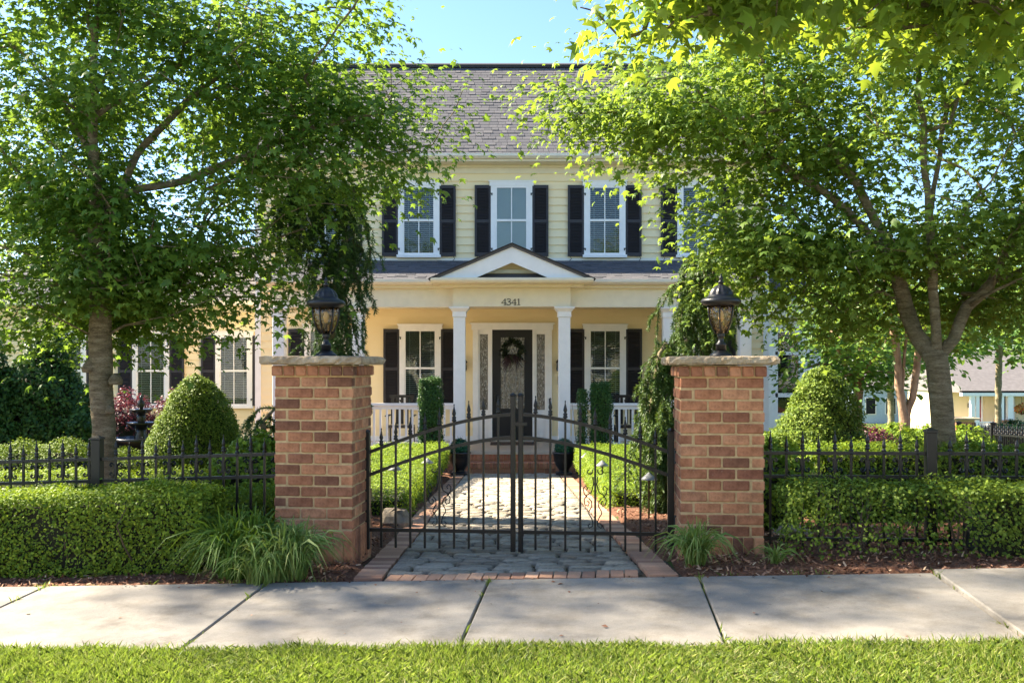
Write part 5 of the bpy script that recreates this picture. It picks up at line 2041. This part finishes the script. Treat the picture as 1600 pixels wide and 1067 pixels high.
def make_potted(px, label):
    p = P(px, 0, 17.85)
    z = gz(p.x, p.y) + .02
    root = empty('potted_topiary', (p.x, p.y, z), label, 'potted plant', 'black pots flanking the steps')
    MB().bbox(-.15, .15, -.15, .15, 0, .06, .01).build('foot', 'pot', root)
    MB().lathe([(.11, .06), (.09, .085), (.10, .11), (.15, .18), (.185, .28), (.195, .39), (.215, .40), (.218, .43), (.20, .435), (.19, .41), (.02, .40)], n=24).build('pot', 'pot', root, True)
    Pn, N = rev_samples(6000, [(.02, .37), (.12, .39), (.165, .46), (.168, .54), (.12, .62), (.05, .66), (0, .665)])
    clipped_leaves('foliage', Pn, N, .022, 'faux', root, .03, .006)
    MB().lathe([(.01, .36), (.11, .40), (.145, .48), (.14, .54), (.09, .60), (.01, .63)], n=14).build('inner_ball', 'faux', root, True)


make_potted(718, 'black pot with round green topiary left of the porch steps')
make_potted(881, 'black pot with round green topiary right of the porch steps')


def path_light(px, py, Z, label):
    p = P(px, py, Z)
    zg = gz(p.x, p.y)
    root = empty('path_light', (p.x, p.y, zg), label, 'path light', 'cone-capped path lights')
    h = p.z - zg
    MB().lathe([(.009, -.1), (.009, h - .06), (.018, h - .055), (.018, h - .02)], n=8).build('stake', 'iron', root, True)
    MB().lathe([(.085, h - .04), (.088, h - .035), (.05, h - .005), (.012, h + .028), (.004, h + .035)], n=18).build('cone_cap', 'lamp_white', root, True)


path_light(1014, 743, 9.7, 'cone-capped path light in front of the near end of the sunlit hedge')
path_light(941, 723, 12.6, 'cone-capped path light behind the sunlit path hedge, middle one')
path_light(915, 711, 15.4, 'cone-capped path light behind the sunlit path hedge, nearest the porch')
path_light(617, 729, 11.6, 'cone-capped path light over the hedge seen close to the gate hinge post')
path_light(668, 719, 13.6, 'cone-capped path light over the shaded path hedge, nearer the porch')


def make_rock(px, Z, sx, sy, sz, label, seed):
    p = P(px, 0, Z)
    R = random.Random(seed)
    m = MB()
    n, r = 12, 6
    vs = []
    for i in range(r + 1):
        a = math.pi * i / r
        for j in range(n):
            b = 2 * math.pi * j / n
            k = 1 + R.uniform(-.16, .12)
            e = .7
            c_, s_ = math.cos(b), math.sin(b)
            vs.append((math.copysign(abs(c_) ** e, c_) * math.sin(a) ** .7 * sx * k, math.copysign(abs(s_) ** e, s_) * math.sin(a) ** .7 * sy * k, (math.cos(a)) * sz * k + sz * .55))
    fs = [(i * n + j, (i + 1) * n + j, (i + 1) * n + (j + 1) % n, i * n + (j + 1) % n) for i in range(r) for j in range(n)]
    o = m.add(vs, fs).build('boulder', 'rock')
    o.location = (p.x, p.y, gz(p.x, p.y))
    tag(o, label, 'boulder')


make_rock(618, 9.7, .17, .14, .13, 'grey boulder in the mulch behind the gate at the hedge corner', 1)
make_rock(1238, 7.9, .16, .12, .08, 'pale flat stone behind the twiggy hedge', 2)


def make_entry_things():
    # wreath on the door
    y = YW - .10
    root = empty('wreath', (0.012, y, 1.73), 'dark twig wreath with burgundy ribbon hanging on the front door', 'wreath', world_parts=True)
    R = random.Random(4)
    ring = MB()
    for k in range(9):
        ph = R.random() * 6.28
        pts = [(0.012 + (.195 + .02 * math.sin(3 * t + ph)) * math.cos(t), y + .015 * math.cos(5 * t + ph), 1.745 + (.195 + .02 * math.cos(4 * t + ph)) * math.sin(t)) for t in np.linspace(0, 6.283, 30)]
        ring.tube(pts, .008, 4, cap=False)
    ring.build('ring', 'vine', root)
    rb = MB()
    for k in range(22):
        a = -math.pi / 2 + R.uniform(-1.25, 1.25)
        L = R.uniform(.16, .40)
        c = (0.012 + R.uniform(-.05, .05), y - .03, 1.62 + R.uniform(-.03, .04))
        q = [c, (c[0] + math.cos(a) * L * .5, y - .06, c[2] + math.sin(a) * L * .45 + .02), (c[0] + math.cos(a) * L, y - .05, c[2] + math.sin(a) * L)]
        rb.tube(q, [.012, .016, .004], 4)
    rb.build('ribbon', 'ribbon', root)
    n = 500
    t = RNG.random(n) * 2 * math.pi
    pos = np.stack([0.012 + .195 * np.cos(t), np.full(n, y - .01), 1.745 + .195 * np.sin(t)], 1) + RNG.normal(size=(n, 3)) * .03
    V, F = scatter(DIAMOND, DIAMOND_F, pos, np.array([0, -1.0, 0]) + rvec(n), rvec(n), .05 + .03 * RNG.random(n))
    np_obj('leaves', V, F, 'wreath_leaf', root)
    hk = MB().box(.004, .02, y + .045, y + .05, 1.93, 2.22).build('hanger', 'iron', root)
    m = MB().bbox(-.46, .50, 20.35, 20.95, PZ + .001, PZ + .02, .004).build('doormat', 'mat')
    tag(m, 'brown doormat on the porch floor before the black door', 'doormat')
    # porch chairs
    for x, lab in ((-2.35, 'black slatted porch chair behind the left railing'), (2.45, 'black slatted porch chair behind the right railing')):
        c = empty('porch_chair', (x, 20.3, PZ), lab, 'chair', 'black porch chairs')
        MB().bbox(-.27, .27, -.26, .26, .38, .42, .006).build('seat', 'iron', c)
        b = MB()
        for i in range(5):
            b.box(-.24 + i * .105, -.18 + i * .105, .24, .265, .43, 1.0)
        b.box(-.27, .27, .235, .27, 1.0, 1.06)
        b.build('backrest', 'iron', c)
        for sx in (-1, 1):
            for sy in (-1, 1):
                MB().box(sx * .25 - .022, sx * .25 + .022, sy * .23 - .022, sy * .23 + .022, 0, .38 if sy > 0 else .62).build('leg', 'iron', c)
            MB().box(sx * .27 - .035, sx * .27 + .035, -.27, .235, .62, .645).build('armrest', 'iron', c)


make_entry_things()


# ------------------------------------------------------------------ weeping spruces
def make_spruce(name, label, x, y, trunk, n_br, mat, seed, reach=.45, drop=.75, zmin=.3, density=1.0, bias=(0, 0)):
    R = np.random.default_rng(seed)
    z = gz(x, y)
    root = empty(name, (x, y, z), label, 'conifer', None, world_parts=True)
    tp = [Vector((x + a, y + b, z + c)) for a, b, c in trunk]
    tr = MB()
    tr.tube(tp, [.06 - .045 * i / (len(tp) - 1) for i in range(len(tp))], 8)
    tr.build('trunk', 'bark', root, True)
    br = MB()
    P_, T_ = [], []
    cum = [0]
    for a, b in zip(tp[:-1], tp[1:]):
        cum.append(cum[-1] + (b - a).length)

    def at(s):
        for i in range(len(tp) - 1):
            if s <= cum[i + 1]:
                return tp[i].lerp(tp[i + 1], (s - cum[i]) / (cum[i + 1] - cum[i]))
        return tp[-1]
    for k in range(n_br):
        s = cum[-1] * (zmin + (1 - zmin) * R.random())
        p = at(s)
        a = R.random() * 2 * math.pi
        rc = reach * (.35 + .8 * R.random())
        dr = drop * (.35 + .9 * R.random())
        d = Vector((math.cos(a) + bias[0], math.sin(a) + bias[1], 0))
        pts = []
        m = 9
        for i in range(m + 1):
            t = i / m
            q = p + d * rc * (1 - (1 - t) ** 2.2) + Vector((0, 0, .10 * math.sin(min(t * 3.1, 3.1)) - dr * t ** 1.7))
            q += Vector(R.normal(size=3) * .012)
            q.z = max(q.z, z + .05)
            pts.append(q)
        br.tube(pts, [.012 * (1 - .8 * i / m) for i in range(m + 1)], 4)
        segs = [pts]
        for i in range(2, m + 1):
            for q in range(2):
                if R.random() < .75:
                    b0 = pts[i]
                    a2 = R.random() * 6.28
                    ln = .10 + .18 * R.random()
                    e = b0 + Vector((math.cos(a2) * ln * .55, math.sin(a2) * ln * .55, -ln * .9))
                    mid = b0.lerp(e, .5) + Vector((math.cos(a2), math.sin(a2), .3)) * ln * .16
                    segs.append([b0, mid, e])
        for sg in segs:
            for a0, b0 in zip(sg[:-1], sg[1:]):
                L = (b0 - a0).length
                nn = int(L * 420 * density) + 1
                t = R.random(nn)
                A0, B0 = np.array(a0), np.array(b0)
                P_.append(A0 + (B0 - A0) * t[:, None])
                T_.append(np.repeat(nrm((B0 - A0)[None]), nn, 0))
    br.build('branches', 'twig', root, True)
    P_, T_ = np.concatenate(P_), np.concatenate(T_)
    n = len(P_)
    side = nrm(R.normal(size=(n, 3)))
    tip = nrm(T_ * .9 + side * .8)
    T = np.array([(-.085, 0, 0), (.085, 0, 0), (.07, .7, 0), (0, 1, 0), (-.07, .7, 0)])
    V, F = scatter(T, np.array([[0, 1, 2, 3, 4]]), P_, nrm(R.normal(size=(n, 3))), tip, .030 + .022 * R.random(n))
    np_obj('needles', V, F, mat, root)
    return root


pz = P(536, 0, 10.6)
make_spruce('weeping_spruce', 'dark weeping spruce with hanging branches behind the lantern left of the gate', pz.x, pz.y,
            [(0.10, 0, 0), (.02, 0, .9), (-.12, 0, 1.7), (-.10, 0, 2.5), (.02, .05, 3.1), (-.05, 0, 3.55), (-.30, 0, 3.72), (-.46, -.05, 3.5)], 74, 'needle', 3, reach=.36, drop=.85, zmin=.24)
pz = P(1082, 0, 10.4)
make_spruce('weeping_spruce', 'fresh green weeping spruce behind the lantern right of the gate', pz.x, pz.y,
            [(-.25, 0, 0), (-.2, 0, .7), (-.12, 0, 1.5), (.0, 0, 2.1), (.1, 0, 2.6), (.22, 0, 2.85), (.42, 0, 2.75)], 62, 'needle_b', 5, reach=.44, drop=.75, zmin=.22, bias=(-.12, -.1))
pz = P(402, 0, 10.2)
make_spruce('weeping_spruce', 'small low weeping spruce peeking out left of the brick pillar', pz.x + .1, pz.y,
            [(.1, 0, 0), (.05, 0, .6), (-.05, 0, 1.1), (.1, 0, 1.25)], 22, 'needle', 8, reach=.42, drop=.6, zmin=.3)
pz = P(1024, 0, 10.3)
make_spruce('weeping_spruce', 'slim drooping conifer by the gate hinge post at the hedge corner', pz.x, pz.y,
            [(0, 0, 0), (.02, 0, .6), (-.03, 0, 1.2), (.05, 0, 1.75), (.12, 0, 1.85)], 34, 'needle_b', 9, reach=.17, drop=.6, zmin=.2)

# ------------------------------------------------------------------ trees
Z9 = 9.0
q = lambda px, py, dz=0.0: tuple(P(px, py, Z9 + dz))
b1 = (P(160, 0, Z9).x, Z9, gz(P(160, 0, Z9).x, Z9))
grow_tree('maple_tree', 'big dark-leaved maple with a stout knotted trunk behind the dense hedge', b1,
          [([b1, q(160, 640), q(158, 560), q(155, 470), q(150, 380), q(147, 250), q(145, 120), q(152, -40, .2), q(160, -250, .1)], 0),
           ([q(155, 470), q(185, 455, 0.25), q(240, 425, 0.40), q(330, 395, 0.60)], 0),
           ([q(150, 340), q(195, 290, .2), q(218, 235, .3), q(300, 150, .6), q(420, 60, .7)], 0),
           ([q(147, 240), q(110, 180, 0.30), q(60, 110, 0.45), q(-20, 40, 0.55)], 0),
           ([q(150, 400), q(90, 330, .4), q(20, 260, .8), q(-80, 210, 1.0)], 0),
           ([q(147, 200), q(250, 120, 0.45), q(340, 70, 0.60), q(480, 20, 0.65)], 0),
           ([q(152, 320), q(320, 270, 0.35), q(450, 215, 0.45), q(580, 180, 0.40)], 0)],
          [(-3.45, 9.6, 3.7, 2.65, 1.75, 1.65, 1.25), (-3.5, 9.6, 4.6, 2.6, 1.6, 1.0, .42), (-4.5, 9.4, 2.5, 1.4, 1.15, .95, .58), (-3.25, 9.4, 2.3, 1.3, 1.0, .70, .26), (-1.75, 9.7, 3.75, 1.2, 1.0, .75, .20), (-2.6, 9.7, 4.1, 2.3, 1.4, 1.3, .22), (-3.0, 8.5, 5.4, 2.4, 1.4, .6, .28)],  # last lobe: unseen canopy added above the view to dapple the sidewalk
          430, 112, .078, 'maple_a', trunk_r=.106, seed=4, density=lambda p, r: ~((np.abs(p[:, 0] + 3.82) < .5) & (p[:, 2] < 1.85) & (p[:, 1] < 9.3)), knots=((tuple(P(141, 572, 8.95)), .05), (tuple(P(181, 592, 8.93)), .045), (tuple(P(172, 640, 8.9)), .03)))
b2 = (P(1476, 0, Z9).x, Z9, gz(P(1476, 0, Z9).x, Z9))
grow_tree('maple_tree', 'big bright maple forking into three stems behind the twiggy hedge', b2,
          [([b2, q(1473, 660), q(1468, 600), q(1463, 560), q(1460, 480), q(1455, 380), q(1442, 240), q(1436, 120), q(1425, -60), q(1420, -240)], 0),
           ([q(1465, 570), q(1432, 525, 0.22), q(1412, 470, 0.30), q(1395, 400, 0.35), q(1350, 310, 0.40), q(1270, 180, 0.45), q(1170, 80, 0.50)], 0),
           ([q(1466, 565), q(1490, 530, .1), q(1510, 480, .2), q(1550, 440, .3), q(1640, 400, .4)], 0),
           ([q(1455, 330), q(1480, 170, .4), q(1465, 110, .5), q(1470, 20, .6)], 0),
           ([q(1395, 400, 0.35), q(1300, 310, .5), q(1180, 230, .7), q(1040, 180, .8)], 0),
           ([q(1400, 430, 0.32), q(1300, 390, 0.45), q(1190, 370, 0.55)], 0),
           ([q(1550, 440, .3), q(1600, 330, .3), q(1640, 200, .3)], 0)],
          [(4.0, 9.6, 3.7, 3.0, 1.8, 1.7, 1.25), (3.9, 9.6, 4.7, 2.9, 1.7, 1.0, .42), (3.1, 9.5, 2.35, 1.05, 1.0, .75, .28), (5.0, 9.6, 2.75, 1.5, 1.3, .95, .34), (1.5, 9.6, 4.0, 1.15, 1.0, .55, .18), (2.3, 9.7, 4.2, 2.1, 1.4, .95, .2), (2.2, 9.8, 2.95, .55, .7, .5, .12)],
          440, 105, .078, 'maple_b', trunk_r=.105, seed=8, density=lambda p, r: ~((np.abs(p[:, 0] - 4.02) < .62) & (p[:, 2] < 2.25) & (p[:, 1] < 9.5)))
# street maple on the right, trunk out of frame, its low boughs hang into the picture
b3 = (5.6, 4.6, gz(5.6, 4.6))
grow_tree('street_maple', 'sunlit yellow-green maple boughs hanging in from the top right corner', b3,
          [([b3, (5.6, 4.6, 1.6), (5.5, 4.65, 2.8), (5.3, 4.7, 4.4), (5.2, 4.8, 6.2)], 0), ([(5.5, 4.65, 2.6), (4.6, 4.8, 3.5), (3.3, 4.9, 4.0), (2.0, 4.95, 3.95), (1.0, 5.0, 3.65)], 0),
           ([(5.3, 4.7, 4.2), (4.0, 4.6, 4.8), (2.8, 4.7, 4.9)], 0)],
          [(.85, 5.0, 3.36, .58, .45, .26, .8), (1.65, 4.95, 3.40, .75, .55, .32, 1.0), (2.5, 4.9, 3.38, .75, .6, .34, 1.0), (3.3, 4.9, 4.5, 2.2, 1.2, .9, .9), (5.2, 4.8, 5.8, 2.2, 2.2, 1.6, .8)],
          170, 46, .094, 'maple_c', trunk_r=.14, seed=12, spray=(.16, .10), leaf_parts=300, hang=.8)

b4 = (-7.6, 9.0, gz(-7.6, 9.0))  # unseen tree, added for the shade its crown throws on the sidewalk
grow_tree('street_maple', 'unseen maple beyond the left edge, added so its light crown dapples the sidewalk', b4,
          [([b4, (-7.6, 9.0, 1.5), (-7.5, 9.0, 3.0), (-7.4, 9.05, 4.4), (-7.3, 9.0, 6.0)], 0)],
          [(-6.5, 8.7, 5.8, 2.4, 1.6, 1.1, 1.0)], 85, 46, .10, 'maple_a', trunk_r=.12, seed=21)


def bg_tree(name, label, x, y, h, r, n, leaf, mat='far_leaf', bark='bark', seed=0, stems=None, clear=.35, group='trees beyond the garden', tr=.15):
    z = gz(x, y)
    b = (x, y, z)
    st = stems or [([b, (x, y, z + h * .3), (x + .1, y, z + h * .6), (x, y, z + h * .85)], 0)]
    grow_tree(name, label, b, st, [(x, y, z + h * (clear + (1 - clear) * .5), r, r, h * (1 - clear) * .5, 1.0), (x - r * .4, y - r * .3, z + h * (clear + .12), r * .6, r * .6, h * .14, .3),
                                   (x + r * .5, y, z + h * (clear + .15), r * .6, r * .6, h * .15, .3)],
              n, 60, leaf, mat, bark, spray=(.12 * r + .12, .07 * r + .06), trunk_r=tr, group=group, tmpl='round', seed=seed)


def crape(px, Z, seed):
    p = P(px, 0, Z)
    z = gz(p.x, p.y)
    f = lambda a, b: tuple(P(a, b, Z))
    b = (p.x, p.y, z)
    st = [([b, f(1414, 655), f(1408, 620), f(1404, 580), f(1400, 540), f(1390, 480)], 0),
          ([f(1414, 655), f(1426, 622), f(1432, 580), f(1436, 540), f(1450, 480)], 0),
          ([f(1408, 615), f(1412, 575), f(1416, 530), f(1415, 470)], 0)]
    grow_tree('crape_myrtle', 'crape myrtle with smooth brown stems in a V behind the round shrubs', b, st,
              [(p.x, p.y, z + 3.6, 1.7, 1.6, 1.1, 1.0), (p.x - .8, p.y, z + 3.0, 1.0, 1.0, .5, .3), (p.x + 1.1, p.y, z + 3.1, 1.0, 1.0, .6, .3)], 90, 60, .10, 'far_leaf', 'red_bark',
              spray=(.28, .14), trunk_r=.10, tmpl='round', seed=seed)


crape(1416, 16.0, 31)
pp = P(1338, 0, 18.5)
bg_tree('small_tree', 'small tree with a red-brown trunk and dark leaves behind the boxwood cone', pp.x, pp.y, 4.2, 1.6, 80, .12, 'maple_a', 'red_bark', 33, clear=.42, tr=.10)
for i, (px, Z, h, r, lab) in enumerate(((1290, 34, 7.5, 3.0, 'pale green tree seen just right of the sunroom'), (1392, 44, 8.0, 3.6, 'pale green tree seen between the crape myrtle and the boxwood cone'),
                                        (1735, 34, 9.0, 3.6, 'leafy tree past the right edge above the far house'), (1560, 46, 10.0, 3.8, 'leafy tree with a high crown above the porch of the far house'), (1640, 58, 12.0, 4.6, 'taller leafy tree above the right end of the far house'),
                                        (1480, 125, 16, 8, 'far tree rising behind the roof of the far house'), (1320, 118, 16, 8, 'far tree in the gap beside the boxwood cone'), (1640, 115, 15, 8, 'far tree behind the right end of the far house'))):
    p = P(px, 0, Z)
    bg_tree('background_tree', lab, p.x, p.y, h, r, 90, .10 + .05 * r, 'far_leaf', 'bark', 40 + i, clear=.42 if Z < 100 else .05, tr=.16)


# ------------------------------------------------------------------ far houses and corner pillar
def far_house():
    Z = 88.0
    s = Z / FPX
    z0 = gz(41, Z)
    root = empty('far_house', (42, Z, z0), 'distant house with white columns, red front door and a pale roof', 'house', world_parts=True)
    X = lambda px: (px - 800) * s
    H = lambda py: CAM_H - (py - HOR) * s
    MB().box(X(1482), X(1680), Z, Z + 9, z0 - 1, H(611)).build('wall', 'siding', root)
    MB().prismx([(Z - 3.2, H(609)), (Z + 4.5, H(545)), (Z + 12, H(609)), (Z + 12, H(612)), (Z - 3.2, H(612))], X(1478), X(1690)).build('roof', 'far_roof', root)
    MB().box(X(1478), X(1690), Z - 3.2, Z - 2.7, H(617), H(609)).build('beam', 'white', root)
    MB().box(X(1478), X(1690), Z - 3.2, Z - .01, z0 - 1, H(668)).build('porch_floor', 'porch_floor', root)
    for a, b in ((1492, 1498), (1500, 1505), (1534, 1542), (1548, 1556), (1596, 1602), (1640, 1646)):
        MB().box(X(a), X(b), Z - 3.1, Z - 2.75, H(668), H(617)).build('column', 'white', root)
    MB().box(X(1531), X(1560), Z - 3.3, Z - 2.6, H(672), H(653)).build('brick_pier', 'step_brick', root)
    d = MB().box(X(1520), X(1532), Z - .08, Z - .01, H(666), H(624)).build('front_door', 'red_door', root)
    MB().box(X(1518), X(1534), Z - .06, Z - .008, H(624), H(614)).build('transom', 'dark', root)
    f = MB()
    f.box(X(1517), X(1520) - .002, Z - .10, Z - .005, H(667), H(613))
    f.box(X(1532) + .002, X(1535), Z - .10, Z - .005, H(667), H(613))
    f.build('door_frame', 'white', root)
    for a, b in ((1557, 1567), (1571, 1582), (1612, 1622), (1626, 1636)):
        w = MB()
        w.box(X(a) - .18, X(b) + .18, Z - .08, Z - .01, H(657), H(616))
        wo_ = w.build('window', 'white', root)
        MB().box(X(a), X(b), Z - .11, Z - .082, H(655), H(618)).build('pane', 'dark', wo_)
    MB().box(X(1512), X(1514), Z - .2, Z - .01, H(637), H(630)).build('wall_lantern', 'iron', root)
    rl = MB()
    for px in np.arange(1496, 1531, 1.6):
        rl.box(X(px), X(px) + .04, Z - 3.0, Z - 2.95, H(668), H(657))
    rl.box(X(1495), X(1531), Z - 3.02, Z - 2.93, H(657), H(655.5))
    rl.build('railing', 'white', root)
    # hanging basket
    c = (X(1573), Z - 2.6, H(638))
    hb = empty('hanging_basket', c, 'flower basket hanging on the porch of the distant house', 'flower basket')
    Pn, N = rev_samples(500, [(.05, -.35), (.45, -.2), (.55, .1), (.35, .4), (0, .5)])
    clipped_leaves('flowers', Pn, N, .2, 'flower', hb, .15, .03)
    MB().lathe([(.1, -.4), (.4, -.25), (.42, -.1)], n=10).build('basket', 'vine', hb)
    MB().tube([(0, 0, .3), (0, 0, H(617) - c[2])], .02, 4).build('hanger', 'iron', hb)
    Z2 = 105.0
    s2 = Z2 / FPX
    x0, x1 = (1340 - 800) * s2, (1440 - 800) * s2
    zb = gz(x0, Z2)
    r2 = empty('far_house', ((x0 + x1) / 2, Z2, zb), 'distant pale blue house glimpsed behind the crape myrtle', 'house', world_parts=True)
    MB().box(x0, x1, Z2, Z2 + 8, zb - 1, zb + 4.2).build('wall', 'far_blue', r2)
    MB().prismx([(Z2 - .6, zb + 4.1), (Z2 + 4, zb + 6.8), (Z2 + 8.6, zb + 4.1), (Z2 + 8.6, zb + 3.9), (Z2 - .6, zb + 3.9)], x0 - .5, x1 + .5).build('roof', 'far_roof', r2)
    for k in range(3):
        a = x0 + .9 + k * 2.2
        w = MB().box(a - .12, a + 1.12, Z2 - .08, Z2 - .005, zb + 1.0, zb + 2.9).build('window', 'white', r2)
        MB().box(a, a + 1.0, Z2 - .11, Z2 - .082, zb + 1.1, zb + 2.8).build('pane', 'dark', w)


far_house()


def corner_pillar():
    p = P(1503, 0, 30.0)
    zb = gz(p.x, p.y)
    zt = CAM_H - (652 - HOR) * 30 / FPX
    root = empty('brick_pillar', (p.x, p.y, zb), 'short distant brick pillar with flat stone cap right of the forked maple trunk', 'pillar')
    H = zt - zb
    W = .56
    MB().box(-W / 2 + .012, W / 2 - .012, -W / 2 + .012, W / 2 - .012, -.1, H - .06).build('mortar_core', 'mortar', root)
    m = MB()
    for r in range(int((H - .07) / .0815)):
        for f in range(4):
            o = .1 if (r + f) % 2 else 0
            for i in range(4):
                a, b = max(-.28, -.28 - o + i * .2), min(.28, -.28 - o + i * .2 + .19)
                if b - a < .03:
                    continue
                z = r * .0815
                k = MB().box(a, b, -W / 2, -W / 2 + .03, z + .005, z + .0765)
                c_, s_ = round(math.cos(f * math.pi / 2)), round(math.sin(f * math.pi / 2))
                m.add([(x * c_ - y * s_, x * s_ + y * c_, zz) for x, y, zz in k.v], k.f)
    m.build('bricks', 'step_brick', root, kind='stuff')
    MB().bbox(-.40, .40, -.40, .40, H - .06, H, .01).build('cap_stone', 'stone', root)


corner_pillar()
for o in bpy.data.objects:
    if '_w' in o:
        del o['_w']


# ------------------------------------------------------------------ litter on the pavement
def make_litter():
    R = np.random.default_rng(17)
    n = 130
    u = R.uniform(-4.5, 3.8, n)
    v = np.where(R.random(n) < .6, V_FAR - .02 - .12 * R.random(n) ** 2, R.uniform(V_NEAR + .05, V_FAR - .05, n))
    x, y = xy(u, v)
    z = np.array([gz(a, b) for a, b in zip(x, y)]) + .017
    nor = nrm(np.array([0, 0, 1.0]) + R.normal(size=(n, 3)) * .2)
    V, F = scatter(DIAMOND, DIAMOND_F, np.stack([x, y, z], 1), nor, R.normal(size=(n, 3)), .012 + .03 * R.random(n) ** 2)
    o = np_obj('leaf_litter', V, F, 'chip')
    tag(o, 'scattered dry leaf bits along the edge of the sidewalk', 'leaf litter', kind='stuff')


make_litter()


# ------------------------------------------------------------------ unseen houses opposite, added to bounce sunlight back; they also show in the panes
def street_house(x, w, mat, label, seed):
    y = -15.5
    z0 = -0.2
    root = empty('street_house', (x, y, z0), label, 'house', 'houses across the street', world_parts=True)
    h = w / 2
    MB().box(x - h, x + h, y - 8, y, z0 - 1, z0 + 6.0).build('wall', mat, root)
    MB().prismx([(y + .5, z0 + 5.95), (y - 4, z0 + 8.9), (y - 8.5, z0 + 5.95), (y - 8.5, z0 + 5.8), (y - 4, z0 + 8.7), (y + .5, z0 + 5.8)], x - h - .4, x + h + .4).build('roof', 'far_roof', root)
    for k in range(4):
        for zz in (z0 + 1.0, z0 + 3.9):
            a = x - h + 1.2 + k * (w - 2.4) / 3
            if abs(a - x) < 1 and zz < 2:
                continue
            wd = MB().box(a - .55, a + .55, y + .005, y + .08, zz, zz + 1.6).build('window', 'white', root)
            MB().box(a - .45, a + .45, y + .082, y + .10, zz + .1, zz + 1.5).build('pane', 'dark', wd)
    MB().box(x - .5, x + .5, y + .005, y + .08, z0, z0 + 2.2).build('door', 'red_door', root)


street_house(-15.5, 13.0, 'white', 'unseen white two storey house across the street, added as sun bounce, at the downhill end', 1)
street_house(0.0, 13.0, 'cream_trim', 'unseen cream two storey house straight across the street, added as sun bounce', 2)
street_house(15.5, 13.0, 'white', 'unseen white two storey house across the street, added as sun bounce, at the uphill end', 3)
for o in bpy.data.objects:
    if '_w' in o:
        del o['_w']
